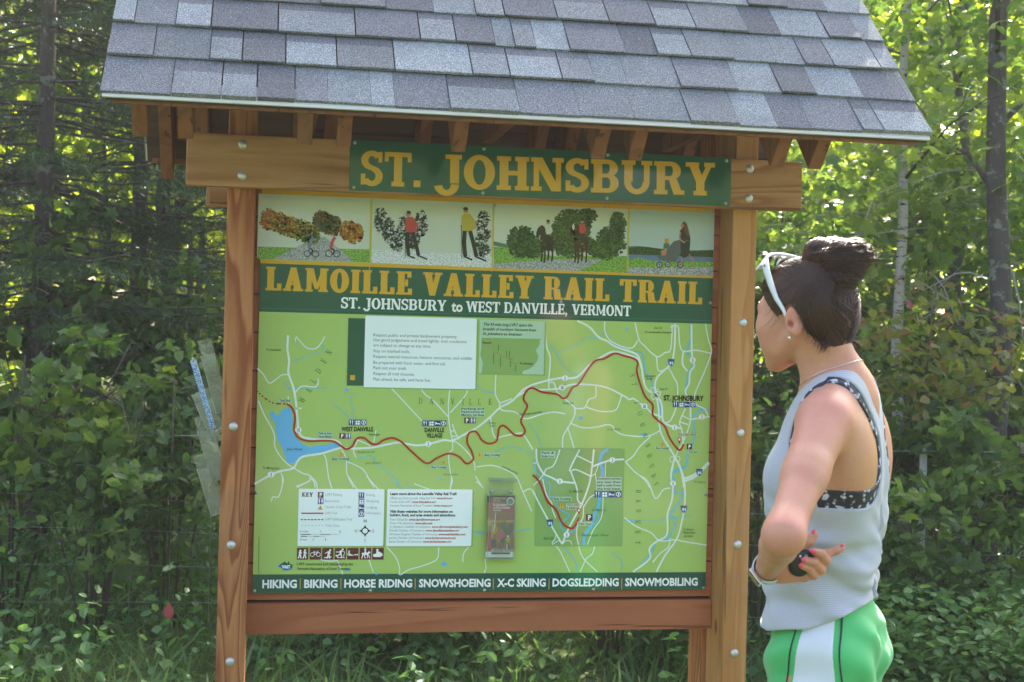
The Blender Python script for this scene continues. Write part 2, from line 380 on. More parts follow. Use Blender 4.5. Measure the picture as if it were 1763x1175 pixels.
class Print:
    """print on one vertical plane: pieces keyed by (part name, ink), each a little in front of the last"""
    def __init__(s, Y): s.Y = Y; s.parts = {}; s.k = 0
    def pt(s, px, py): c = on_y(px, py, s.Y); return np.array([c[0], c[2]])
    def poly(s, part, inkn, uv, layer):
        s.k = (s.k+1) % 8
        y = s.Y-layer*.00022-s.k*.000022
        mb = s.parts.setdefault((part, inkn), MB()); uv = [tuple(q) for q in uv]
        ar = sum(a[0]*b[1]-b[0]*a[1] for a, b in zip(uv, uv[1:]+uv[:1]))
        if ar < 0: uv = uv[::-1]
        mb.add([(u, y, v) for u, v in uv], [tuple(range(len(uv)))])
    def ppoly(s, part, inkn, pts, layer): s.poly(part, inkn, [s.pt(*p) for p in pts], layer)
    def rect(s, part, inkn, x0, y0, x1, y1, layer, r=0):
        a, b = s.pt(x0, y0), s.pt(x1, y1); s.urect(part, inkn, a[0], b[1], b[0], a[1], layer, r)
    def urect(s, part, inkn, u0, v0, u1, v1, layer, r=0):
        if r == 0: s.poly(part, inkn, [(u0,v0),(u1,v0),(u1,v1),(u0,v1)], layer); return
        o = []
        for cx, cy, a0 in ((u1-r, v0+r, -90), (u1-r, v1-r, 0), (u0+r, v1-r, 90), (u0+r, v0+r, 180)):
            for i in range(5):
                a = math.radians(a0+i*22.5); o.append((cx+r*math.cos(a), cy+r*math.sin(a)))
        s.poly(part, inkn, o, layer)
    def disc(s, part, inkn, px, py, r, layer, ry=None, n=18):
        c = s.pt(px, py); k = r/645.; ky = (ry or r)/645.
        s.poly(part, inkn, [c+(k*math.cos(i*2*math.pi/n), ky*math.sin(i*2*math.pi/n)) for i in range(n)], layer)
    def line(s, part, inkn, pts, wpx, layer, smooth=True, dash=None):
        P = [np.array(s.pt(*p)) for p in pts]
        if smooth and len(P) > 2:
            Q = []
            for i in range(len(P)-1):
                p0, p1, p2, p3 = P[max(i-1, 0)], P[i], P[i+1], P[min(i+2, len(P)-1)]
                for t in np.linspace(0, 1, 6, endpoint=False):
                    Q.append(.5*((2*p1)+(-p0+p2)*t+(2*p0-5*p1+4*p2-p3)*t*t+(-p0+3*p1-3*p2+p3)*t**3))
            Q.append(P[-1]); P = Q
        w_ = wpx/645./2; n = len(P); L, R_ = [], []
        for i in range(n):
            t = P[min(i+1, n-1)]-P[max(i-1, 0)]; t = t/(np.linalg.norm(t)+1e-9); nn = np.array([-t[1], t[0]])
            L.append(P[i]+nn*w_); R_.append(P[i]-nn*w_)
        s.k = (s.k+1) % 8; y = s.Y-layer*.00022-s.k*.000022
        mb = s.parts.setdefault((part, inkn), MB()); acc = 0
        fs = []
        for i in range(n-1):
            acc += np.linalg.norm(P[i+1]-P[i])
            if dash and int(acc/(dash/645.)) % 2: continue
            fs.append((2*i+1, 2*i+3, 2*i+2, 2*i))
        vs = []
        for a, b in zip(L, R_): vs += [(a[0], y, a[1]), (b[0], y, b[1])]
        mb.add(vs, fs)
    def ragged(s, part, inkn, px, py, rx, ry, layer, seed=0, n=46, amp=.16):
        rr = random.Random(seed); o = []
        for i in range(n):
            a = i*2*math.pi/n; k = 1+rr.uniform(-amp, amp)+.12*math.sin(3*a+seed)
            o.append((px+rx*k*math.cos(a), py+ry*k*math.sin(a)))
        s.ppoly(part, inkn, o, layer)
    def crown(s, part, px, py, rx, ry, layer, seed=0, n=60, inks=('ptree','ptree2','pmid'), sz=3.0):
        rr = random.Random(seed); s.ragged(part, inks[0], px, py, rx*.86, ry*.86, layer-.3, seed+5, 30, .16)
        for i in range(n):
            a, d = rr.uniform(0, 6.283), math.sqrt(rr.random()); x, y = px+rx*d*math.cos(a), py+ry*d*math.sin(a)
            s.ragged(part, inks[min(int(rr.random()*len(inks)), len(inks)-1)], x, y, rr.uniform(.5, 1.1)*sz, rr.uniform(.4, .9)*sz, layer+(i % 4)*.3, seed*100+i, 9, .3)
    def place(s, part, inkn, tris, width, p0, p1, hpx, layer, shear=0, centre=False):
        """tris: (verts Nx2 with cap height 1, faces)"""
        V, F = tris; a, b = s.pt(*p0), s.pt(*p1); u = b-a; Lx = np.linalg.norm(u); u /= Lx; v = np.array([-u[1], u[0]])
        sx = Lx/width; sy = hpx/645.
        s.k = (s.k+1) % 8; y0 = s.Y-layer*.00022-s.k*.000022
        mb = s.parts.setdefault((part, inkn), MB()); vs = []
        for x, z, *e in V:
            q_ = a+u*(x*sx+shear*z*sy)+v*z*sy; vs.append((q_[0], y0-(e[0] if e else 0), q_[1]))
        mb.add(vs, F)
    def text(s, part, inkn, txt, p0, p1, hpx, layer, bold=0, shear=0, sp=1):
        T = font_tris(txt, bold, sp); s.place(part, inkn, (T[0], T[1]), T[2], p0, p1, hpx, layer, shear)
    def flush(s, parent):
        for (part, inkn), mb in s.parts.items(): mb.build(part.split('#')[0], INK[inkn], parent, kind=None if '#' in part or len(mb.f) < 2 else 'stuff')
_fc = {}
def font_tris(txt, bold, sp):
    key = (txt, bold, sp)
    if key in _fc: return _fc[key]
    cu = D.curves.new('t', 'FONT'); cu.body = txt; cu.size = 1; cu.offset = bold; cu.resolution_u = 2; cu.space_character = sp
    o = D.objects.new('t', cu); COL.objects.link(o)
    me = D.meshes.new_from_object(o); V = np.array([v.co[:2] for v in me.vertices]).reshape(-1, 2)
    F = [tuple(p.vertices) for p in me.polygons]
    D.objects.remove(o); D.curves.remove(cu); D.meshes.remove(me)
    cap = .70
    V = V/cap; x0 = V[:, 0].min(); V = V-[x0, 0]
    _fc[key] = (V, F, V[:, 0].max()); return _fc[key]

# slab serif letters drawn from rectangles, bars and bowls (cap height 1)
class Slab:
    def __init__(s, st=.23, sh=.14, ex=.07, th=.13, W=1.0): s.st, s.sh, s.ex, s.th, s.W = st, sh, ex, th, W
    def begin(s): s.V, s.F, s.e = [], [], 0
    def q(s, pts):
        b = len(s.V); s.e += 1; e = s.e*.000012
        ar = sum(a[0]*b_[1]-b_[0]*a[1] for a, b_ in zip(pts, pts[1:]+pts[:1]))
        if ar < 0: pts = pts[::-1]
        s.V += [(x, y, e) for x, y in pts]; s.F.append(tuple(range(b, b+len(pts))))
    def r(s, x0, y0, x1, y1): s.q([(x0,y0),(x1,y0),(x1,y1),(x0,y1)])
    def stem(s, x, top=True, bot=True, l=1, r=1, w=None):
        w = w or s.st; s.r(x, 0, x+w, 1)
        if bot: s.r(x-s.ex*l, 0, x+w+s.ex*r, s.sh)
        if top: s.r(x-s.ex*l, 1-s.sh, x+w+s.ex*r, 1)
    def ring(s, cx, cy, rx, ry, tx, ty, a0=0, a1=360, n=28):
        b = len(s.V); s.e += 1; e = s.e*.000012
        for i in range(n+1):
            a = math.radians(a0+(a1-a0)*i/n); c, d = math.cos(a), math.sin(a)
            s.V += [(cx+rx*c, cy+ry*d, e), (cx+(rx-tx)*c, cy+(ry-ty)*d, e)]
        for i in range(n): s.F.append((b+2*i, b+2*i+2, b+2*i+3, b+2*i+1))
    def bar(s, x0, y0, x1, y1, w): s.q([(x0,y0),(x0+w,y0),(x1+w,y1),(x1,y1)])
    def glyph(s, ch):
        t, h, e, W, n = s.st, s.sh, s.ex, s.W, s.th; x = s.x
        def R(*a): s.r(x+a[0], a[1], x+a[2], a[3])
        def RG(cx, *a, **k): s.ring(x+cx, *a, **k)
        if ch == ' ': s.x += .30*W+.08; return
        if ch in '.,':
            R(.02, 0, .02+t*.85, t*.8)
            if ch == ',': s.q([(x+.08,0),(x+.02+t*.85,0),(x+.10,-.2),(x+.03,-.17)])
            s.x += t+.10; return
        if ch == 'I': s.stem(x+e); w = t+2*e
        elif ch == 'H':
            w = .92*W; s.stem(x+e); s.stem(x+w-e-t); s.r(x+e+t, .44, x+w-e-t, .44+h)
        elif ch == 'N':
            w = .94*W; R(e, 0, e+n, 1); R(0, 0, 2*e+n, h); R(0, 1-h, e+n+.04, 1); R(w-e-n, 0, w-e, 1); R(w-2*e-n-.02, 1-h, w, 1)
            s.q([(x+e*.6,1),(x+e*.6+t*1.12,1),(x+w-e,0),(x+w-e-t*1.12,0)])
        elif ch == 'L': w = .72*W; s.stem(x+e, r=1); R(e+t, 0, w, h); R(w-n*.9, 0, w, .30)
        elif ch == 'E':
            w = .74*W; s.stem(x+e, l=1, r=0); R(e+t, 0, w, h); R(w-n*.85, 0, w, .27); R(e+t, 1-h, w-.03, 1); R(w-.03-n*.85, .74, w-.03, 1); R(e+t, .45, w-.17, .45+h*.8); R(w-.22, .36, w-.13, .66)
        elif ch == 'T': w = .84*W; c = w/2; R(c-t/2, 0, c+t/2, 1); R(c-t/2-e, 0, c+t/2+e, h); R(0, 1-h, w, 1); R(0, .72, n*.8, 1); R(w-n*.8, .72, w, 1)
        elif ch == 'U':
            w = .90*W; y0 = .36; s.r(x+e, y0, x+e+t, 1); s.r(x+w-e-n*1.1, y0, x+w-e, 1); R(0, 1-h, 2*e+t, 1); R(w-2*e-n*1.1, 1-h, w, 1)
            c = (e+w-e)/2; RG(c, y0, c-e, y0+.02, (t+n)/2, h*1.15, a0=180, a1=360)
        elif ch == 'J':
            w = .52*W; R(w-e-t, .15, w-e, 1); R(w-2*e-t-.06, 1-h, w, 1); RG(w-e-t-.10, .12, .10+t, .34, t*.92, .17, a0=190, a1=360)
        elif ch == 'O': w = .88*W; RG(w/2, .5, w/2, .52, t*1.05, n, n=40)
        elif ch == 'S':
            w = .68*W; cx = w/2
            RG(cx, .735, cx, .285, t*.9, n*1.05, a0=25, a1=262, n=22); RG(cx, .275, cx, .295, t*.9, n*1.05, a0=-155, a1=88, n=22)
            R(w-n*.9, .68, w-.02, .99); R(0+.0, .02, n*.9, .34)
            s.q([(x+cx-.10,.60),(x+cx-.02,.43),(x+cx+.13,.41),(x+cx+.06,.58)])
        elif ch in 'BRP':
            w = .84*W if ch != 'P' else .76*W; s.stem(x+e, r=0 if ch == 'B' else 1)
            rx = w-e-t-.03
            if ch == 'B':
                R(e+t, 0, e+t+rx*.4, h); R(e+t, 1-h, e+t+rx*.4, 1); R(e+t, .46, e+t+rx*.4, .46+h*.85)
                RG(e+t+rx*.35, .74, rx*.60, .26, t*.95, h, a0=-90, a1=90, n=14); RG(e+t+rx*.35, .29, rx*.65, .29, t*.98, h, a0=-90, a1=90, n=14)
            else:
                R(e+t, 1-h, e+t+rx*.4, 1); R(e+t, .44, e+t+rx*.4, .44+h*.85)
                RG(e+t+rx*.35, .72, rx*.62, .28, t*.95, h, a0=-90, a1=90, n=14)
                if ch == 'R':
                    x0 = e+t+rx*.22; s.q([(x+x0,.47),(x+x0+t*1.0,.47),(x+w+.02,0),(x+w+.02-t*1.1,0)]); R(w-t*.95, 0, w+.06, h); w += .04
        elif ch == 'D': w = .90*W; s.stem(x+e, r=0); R(e+t, 0, w*.55, h); R(e+t, 1-h, w*.55, 1); RG(w*.5, .5, w*.5, .5, t*1.0, h, a0=-90, a1=90, n=20)
        elif ch == 'Y':
            w = .88*W; c = w/2; R(c-t/2, 0, c+t/2, .45); R(c-t/2-e, 0, c+t/2+e, h)
            s.q([(x+e*.8,1),(x+e*.8+t*1.1,1),(x+c+t/2,.40),(x+c-t/2,.40)]); s.q([(x+w-e*.8-n,1),(x+w-e*.8,1),(x+c+t/2,.40),(x+c+t/2-n*1.2,.40)])
            R(0, 1-h, t+2*e, 1); R(w-n-2*e-.02, 1-h, w, 1)
        elif ch in 'AV':
            w = .92*W; c = w/2; f = (lambda y: y) if ch == 'V' else (lambda y: 1-y)
            a, b = (t*1.1, n*1.05) if ch == 'V' else (n*1.05, t*1.1)
            s.q([(x+e*.9,f(1)),(x+e*.9+a,f(1)),(x+c+t*.42,f(0)),(x+c-t*.42,f(0))]); s.q([(x+w-e*.9-b,f(1)),(x+w-e*.9,f(1)),(x+c+t*.42,f(0)),(x+c-t*.42,f(0))])
            y0, y1 = sorted((f(1), f(1-h))); R(0, y0, a+2*e, y1); R(w-b-2*e, y0, w, y1)
            if ch == 'A': R(w*.26, .26, w*.74, .26+h*.8)
        elif ch == 'M':
            w = 1.06*W; R(e, 0, e+n, 1); R(w-e-t, 0, w-e, 1); R(0, 0, 2*e+n, h); R(w-2*e-t, 0, w, h); R(0, 1-h, e+n, 1); R(w-e-n, 1-h, w, 1)
            c = w/2; s.q([(x+e,1),(x+e+t,1),(x+c+t*.25,.12),(x+c-t*.25,.12)]); s.q([(x+w-e-n,1),(x+w-e,1),(x+c+t*.25,.12),(x+c-t*.25,.12)])
        elif ch == 'W':
            w = 1.26*W; a = t*.95; b = n
            for x0, x1, wd in ((e, w*.28, a), (w*.28, w*.5, b), (w*.5, w*.72, a), (w*.72, w-e-b, b)):
                up = x0 < x1 and (x0 in (e,)) or abs(x0-w*.5) < 1e-6
                if up: s.q([(x+x0,1),(x+x0+wd,1),(x+x1+wd,0),(x+x1,0)])
                else: s.q([(x+x0,0),(x+x0+wd,0),(x+x1+wd,1),(x+x1,1)])
            R(0, 1-h, a+2*e, 1); R(w-b-2*e, 1-h, w, 1)
        elif ch == 'K':
            w = .90*W; s.stem(x+e); s.q([(x+e+t,.42),(x+e+t,.60),(x+w-e-n,1),(x+w-e,1)]); s.q([(x+e+t+.06,.58),(x+e+t+.02,.42),(x+w-t-.02,0),(x+w,0)]); R(w-n-2*e-.03, 1-h, w, 1); R(w-t-.06, 0, w+.04, h)
        else: w = .3
        s.x += w+.055
    def word(s, txt):
        s.begin(); s.x = 0
        for ch in txt: s.e = 0; s.glyph(ch)
        return s.V, s.F, s.x-.055
    def put(s, P, part, inkn, txt, p0, p1, hpx, layer):
        s.begin(); s.x = 0; G = []
        for ch in txt:
            a, b, xa = len(s.V), len(s.F), s.x; s.e = 0; s.glyph(ch)
            if len(s.F) > b: G.append((s.V[a:], [tuple(i-a for i in f) for f in s.F[b:]]))
        W = s.x-.055; k = P.k
        for i, (V, F) in enumerate(G): P.k = k; P.place(part+'#%d%s%d' % (i, txt[0], id(txt) % 97), inkn, (V, F), W, p0, p1, hpx, layer)

def panel_plate(name, x0, z0, x1, z1, yf, yb, matl, label=None):
    o = bbox(name, (x0, yf, z0), (x1, yb, z1), matl, kiosk, .0008)
    if label: o['label'] = label
    return o
# ---- town sign on the beam
YS = YF-.0395-.0035
sx0 = on_y(603, 240, YS)[0]; c1 = on_y(1259.5, 272.5, YS); c2 = on_y(1258.5, 356, YS)
sign = panel_plate('town_sign', sx0, c2[2], c1[0], c1[2], YS, YS+.003, INK['darkgreen'])
S = Print(YS)
hd = Slab(st=.245, sh=.135, ex=.075, th=.15, W=.98)
V, F, W = hd.word('JOHNSBURY')
hd.put(S, 'letter', 'yellow', 'JOHNSBURY', (763, 324.5), (1230.5, 337.5), 55.5, 2)
hd.put(S, 'letter', 'yellow', 'ST.', (621, 319), (727, 323), 55.5, 2)
S.flush(sign)
for t in (.008, .34, .665, .99):
    x = sx0+(c1[0]-sx0)*t+(.004 if t < .1 else (-.004 if t > .9 else 0))
    for z in (c2[2]+.008, c1[2]-.008): bolt(sign, x, YS, z, screw_me, 'screw')
# ---- map board
YB = -.0035
board = panel_plate('map_board', -.61, .785, .61, 1.838, YB, .0035, INK['green'], 'printed trail map with photographs and green banners')
B = Print(YB)
def z5(*p): return [(420+x/3.9175, 540+y/3.9175) for x, y in p]
def z6(*p): return [(820+x/3.917, 540+y/3.917) for x, y in p]
def z7(*p): return [(420+x/3.79, 820+y/3.79) for x, y in p]
def z8(*p): return [(820+x/3.357, 760+y/3.357) for x, y in p]
# banners
def hband(part, inkn, zlo, zhi, layer, u0=-.6095, u1=.6095): B.urect(part, inkn, u0, zlo, u1, zhi, layer)
zP1 = B.pt(1228, 366.5)[1]; zP0 = B.pt(1228, 474)[1]; zG0 = B.pt(1225, 558)[1]; zM0 = B.pt(1214.7, 985.3)[1]
hband('banner', 'yellow', zP1-.001, 1.8375, 1); hband('banner', 'yellow', B.pt(1228, 479.5)[1], zP0+.001, 1)
hband('banner', 'darkgreen', zG0, B.pt(1228, 479.5)[1], 1); hband('banner', 'teal2', zG0+.0075, zG0+.0095, 2)
hband('banner', 'teal', .7855, zM0, 1)
cn = Slab(st=.205, sh=.10, ex=.045, th=.15, W=.66)
cn.put(B, 'letter', 'yellow', 'LAMOILLE VALLEY RAIL TRAIL', (457, 500), (1208.5, 524.5), 39.5, 3)
sm = Slab(st=.22, sh=.12, ex=.06, th=.12, W=.92)
sm.put(B, 'letter', 'white', 'WEST DANVILLE, VERMONT', (802, 537.5), (1086, 545), 18.5, 3)
B.text('banner_lettering', 'white', 'to', (777, 536.5), (796.5, 537), 17.5, 3, .03)
sm.put(B, 'letter', 'white', 'ST. JOHNSBURY', (587, 531), (768, 536), 18.5, 3)
xs_ = [451, 512]; 
for txt, a, b in (('HIKING', 451.5, 511), ('BIKING', 523.5, 581), ('HORSE RIDING', 592.5, 709.5), ('SNOWSHOEING', 721, 844.5), ('X-C SKIING', 855.5, 939.5), ('DOGSLEDDING', 951, 1065), ('SNOWMOBILING', 1076, 1201)):
    f = lambda x: 1012.5-(x-451)*.0057
    B.text('banner_lettering', 'white', txt, (a, f(a)), (b, f(b)), 13.2, 3, .035)
for x in (517, 587, 715, 849.5, 945.3, 1070.5):
    B.line('banner_rule', 'yellow', [(x, 996), (x-.4, 1015)], 1.1, 3, False)
# photographs: panes between z zP0 and zP1
def pane(part, x0, x1, layer, inkn):
    a = B.pt(x0, 420)[0]; b = B.pt(x1, 420)[0]; B.urect(part, inkn, a, zP0+.0065, b, zP1, layer)
pane('photo_print', 850, 1080.5, 2, 'skyp2'); pane('photo_print', 1083.5, 1229, 2, 'skyp'); pane('photo_print', 640, 848.5, 2, 'skyp2'); pane('photo_print', 443, 637.5, 2, 'skyp2')
zc = lambda *p: [(780+x/3.526, 230+y/3.526) for x, y in p]       # zoom of the photo strip
pp = B.ppoly; PN = 'photo_print'
# riders
pp(PN, 'pgrass', zc((247,690),(320,685),(600,745),(1060,745),(1060,848),(780,836),(247,800)), 3)
pp(PN, 'proad', zc((247,795),(520,770),(700,765),(910,768),(760,835),(247,818)), 4)
pp(PN, 'hill', zc((247,655),(320,672),(330,695),(247,682)), 4)
for i, (x, y, rx, ry) in enumerate(((415,660,90,105),(720,560,120,105),(730,660,110,105),(480,690,80,70),(960,660,90,100),(1010,560,48,90),(640,640,55,110),(860,700,60,60),(930,720,70,50),(820,500,50,50))):
    (c_,) = zc((x, y)); B.crown(PN, min(c_[0], 1077-rx/3.526), c_[1], rx/3.526, ry/3.526*.95, 5, i, int(rx*ry/40)+30)
def beast(x, y, k, c, rider, body_c):
    f = lambda *p: [(x+a*k, y+b*k) for a, b in p]
    pp(PN, body_c, f((-11,-14),(-5,-19),(0,-17),(4,-6),(12,-2),(18,4),(17,20),(9,26),(-2,24),(-7,12),(-7,-2),(-10,2),(-14,3),(-14,-6)), 6)
    for a, b in ((-5, 44), (0, 46), (6, 42), (13, 44)): B.line(PN, body_c, [f((a, 18))[0], f((a+1, 32))[0], f((a-.5, b))[0]], 3.0*k, 7, True)
    pp(PN, c, f((2,-18),(8,-20),(12,-16),(12,-4),(4,-2),(2,-8)), 8); B.line(PN, 'pdark', [f((5,-3))[0], f((11,6))[0], f((13,14))[0]], 3.4*k, 9)
    B.line(PN, c, [f((10,-16))[0], f((13,-8))[0], f((6,-4))[0]], 2.2*k, 9); B.disc(PN, 'skin', *f((6.5, -23))[0], 3*k, 8); B.disc(PN, 'pdark', *f((6.5, -26))[0], 3.2*k, 9, 2.6*k)
beast(937, 407, 1.0, 'pwhite', 0, 'horse'); beast(995, 406, 1.05, 'pred', 0, 'horse2')
pp(PN, 'pwhite', zc((722,560),(732,545),(738,570),(730,590),(722,580)), 9)
# stroller by the lake
pp(PN, 'plake', zc((1064,725),(1580,745),(1580,790),(1064,770)), 3); pp(PN, 'ptree', zc((1064,695),(1150,688),(1260,700),(1400,712),(1580,708),(1580,752),(1064,735)), 4)
pp(PN, 'hill', zc((1064,686),(1120,684),(1190,690),(1260,702),(1064,702)), 3)
pp(PN, 'pgrass', zc((1064,762),(1130,756),(1240,780),(1400,778),(1580,782),(1580,818),(1064,815)), 5); pp(PN, 'proad', zc((1064,815),(1580,812),(1580,866),(1064,852)), 6)
for x, y, r in ((1252,797,20),(1302,797,17),(1378,797,21)):
    (c_,) = zc((x, y)); B.disc(PN, 'pdark', *c_, r/3.526, 8); B.disc(PN, 'proad', *c_, r/3.526*.7, 9); B.disc(PN, 'pdark', *c_, 1.2, 10)
pp(PN, 'prow', zc((1235,745),(1275,735),(1300,700),(1340,655),(1380,645),(1405,660),(1395,700),(1350,780),(1300,780),(1250,765)), 7)
B.line(PN, 'prow', zc((1385,660),(1430,650)), 1.6, 8); pp(PN, 'skin', zc((1262,712),(1300,700),(1290,740),(1262,742)), 8)
(c_,) = zc((1297,652)); B.disc(PN, 'gold', *c_, 4.4, 9); pp(PN, 'hill', zc((1278,668),(1312,668),(1312,700),(1275,700)), 8)
pp(PN, 'pdark', zc((1375,595),(1400,560),(1425,570),(1440,640),(1436,700),(1430,745),(1385,760),(1380,690),(1378,640)), 8)
pp(PN, 'pbrown', zc((1388,545),(1400,534),(1418,548),(1430,600),(1438,625),(1415,620)), 9); B.line(PN, 'skin', zc((1380,600),(1376,640),(1405,665)), 2.6, 9)
(c_,) = zc((1391,560)); B.disc(PN, 'skin', *c_, 3.2, 10); B.line(PN, 'skin', zc((1430,735),(1455,770),(1458,805)), 2.4, 9); B.line(PN, 'skin', zc((1388,750),(1386,800)), 2.6, 9)
# skier and winter trees (left part of the strip lies behind the caption of the photograph)
pp(PN, 'snow', [(640,430),(760,436),(848,438),(848,461.5),(640,453)], 3)
for i in range(5): B.crown(PN, 833-(i % 2)*5, 375+i*14, 11, 12, 4, 30+i, 90, ('pdark','ptree','snow','proad'), 2.4)
for i in range(6): B.crown(PN, 655+i*14, 380+(i*17) % 40, 11, 22, 4, 50+i, 150, ('pdark','ptree','snow','proad'), 2.6)
def skier(x, y, c, k=1):
    f = lambda *p: [(x+a*k, y+b*k) for a, b in p]
    pp(PN, c, f((-8,-28),(-3,-32),(6,-31),(12,-24),(13,-4),(9,-2),(8,-1),(-6,0),(-8,-10)), 7); B.disc(PN, 'skin', *f((-1,-37))[0], 4.2*k, 7); B.disc(PN, 'pdark', *f((-1.5,-40))[0], 4.4*k, 8, 3*k)
    B.line(PN, 'pdark', f((-3,-2),(-4,18),(-2,42)), 7*k, 8); B.line(PN, 'pdark', f((6,-2),(12,20),(17,42)), 7*k, 8)
    B.line(PN, 'pdark', f((-9,-12),(-8,20),(-8,46)), 1.1*k, 9, False); B.line(PN, 'pdark', f((-4,42),(10,48)), 3*k, 9, False); B.line(PN, 'pdark', f((15,42),(34,50)), 3*k, 9, False)
    B.line(PN, c, f((11,-22),(15,-10),(8,-3)), 3.5*k, 9)
skier(803, 400, 'pyellow'); skier(705, 402, 'pred', .9)
pp(PN, 'pgrass', [(444,425),(637,430),(637,452.5),(444,446)], 3); pp(PN, 'proad', [(470,447),(545,408),(560,408),(610,451.5)], 4)
for i in range(12): B.crown(PN, 462+(i*37) % 158, 378+(i*13) % 28, 15, 18, 5, 80+i, 150, [('orange','gold','prust'),('gold','orange','pmid'),('ptree2','pmid','gold'),('ptree','ptree2','prust')][i % 4], 2.8)
for x in (535, 572):
    B.disc(PN, 'pdark', x-6, 437, 6, 7); B.disc(PN, 'proad', x-6, 437, 4.6, 8); B.disc(PN, 'pdark', x+8, 437.5, 6, 7); B.disc(PN, 'proad', x+8, 437.5, 4.6, 8)
    B.line(PN, 'pred' if x > 550 else 'plake', [(x-3, 428), (x+1, 415), (x+5, 409)], 5, 9); B.disc(PN, 'pdark', x+7, 404, 3, 9); B.line(PN, 'pdark', [(x-3, 428), (x+3, 431), (x+1, 439)], 2.6, 9)
for x in (849.3, 1082, 638.8): B.line('photo_rule', 'yellow', [(x, 345), (x-3, 468)], 1.4, 11, False)
# ---- map: land tints, water, roads, trail, names
MP = 'map_road'
def rd(pts, w_=2.2, layer=4, inkn='road', part=MP): B.line(part, inkn, pts, w_, layer)
def rv(pts, w_=2.0): B.line('map_river', 'river', pts, w_, 2)
for seed, (x, y, rx, ry) in enumerate(((560,640,120,60),(760,740,150,60),(1010,730,170,60),(1150,860,80,110),(960,600,120,40))):
    pass
# rivers
rv(z6((1440,75),(1445,170),(1425,230),(1420,270),(1455,290),(1465,350),(1430,400),(1420,470),(1415,540)), 3.4)
rv(z6((865,120),(920,200),(990,235),(1040,260),(1110,262),(1130,320),(1140,380),(1175,440),(1195,510),(1225,560),(1240,640),(1250,700),(1285,760)), 2.8)
rv(z6((1480,620),(1530,650),(1570,655)), 3); rv(z6((1540,640),(1490,670),(1468,700),(1468,840),(1450,900),(1420,960),(1415,1030),(1340,1070),(1318,1090),(1335,1130),(1318,1170)), 3.6)
rv(z6((870,110),(835,165),(760,170),(700,200)), 1.5); rv(z6((500,210),(540,270),(600,370),(690,420)), 1.5); rv(z6((540,270),(620,240),(700,205)), 1.3); rv(z6((0,470),(60,530),(140,530)), 1.5)
rv(z6((350,740),(400,800),(440,900),(480,960)), 1.3); rv(z6((90,950),(240,900),(380,950)), 1.5); rv(z5((270,460),(310,500),(430,510),(560,500)), 1.3); rv(z5((300,330),(380,310),(480,270),(560,250)), 1.3)
rv(z5((600,600),(690,680),(740,700),(720,560),(760,540)), 1.2); rv(z5((770,980),(860,960),(900,1020),(990,1080),(1050,1160)), 1.8)
rv(z8((1215,90),(1215,140),(1130,180),(1150,260),(1150,300),(1190,295),(1175,350),(1120,430),(1155,450),(1110,560),(1040,575),(1015,640),(930,745)), 3.2)
rv(z8((500,610),(540,650),(575,700),(575,755)), 2); rv(z8((780,640),(840,690),(835,750)), 1.5); rv(z8((820,460),(950,460),(1060,460),(1240,430)), 1.2); rv(z8((0,525),(120,522),(230,522),(320,505)), 2)
rv(z7((960,20),(1010,60),(1050,90),(1100,60)), 1.5); rv(z7((1470,350),(1530,372),(1560,370)), 2)
# pond and small waters
pp('map_lake', 'lake', z5((172,670),(200,655),(215,690),(240,680),(255,650),(300,632),(325,650),(322,700),(335,730),(318,770),(345,830),(380,870),(440,900),(500,890),(560,885),(620,870),(655,905),(600,930),(520,945),(440,945),(400,960),(360,985),(340,1010),(295,1010),(275,960),(255,900),(225,850),(215,790),(205,730),(180,700)), 3)
for c_, r_ in ((z5((302,508)), 2), (z5((690,515)), 3.5), (z5((530,220)), 2.5), (z6((702,705)), 4), (z6((1015,108)), 3), (z6((1125,818)), 4), (z7((1305,575)), 5), (z7((675,612)), 3.5), (z7((865,637)), 2.5), (z5((1320,1115)), 2.5), (z8((895,465)), 4), (z7((1495,210)), 3)): B.disc('map_lake', 'lake', *c_[0], r_, 3, r_*.75)
# inset panels
def card(part, inkn, x0, y0, x1, y1, layer, r=.0035):
    a, b = B.pt(x0, y1), B.pt(x1, y0); B.urect(part+'_shadow', 'green2', a[0]+.002, a[1]-.003, b[0]+.004, b[1]-.002, layer-1, r); B.urect(part, inkn, a[0], a[1], b[0], b[1], layer, r)
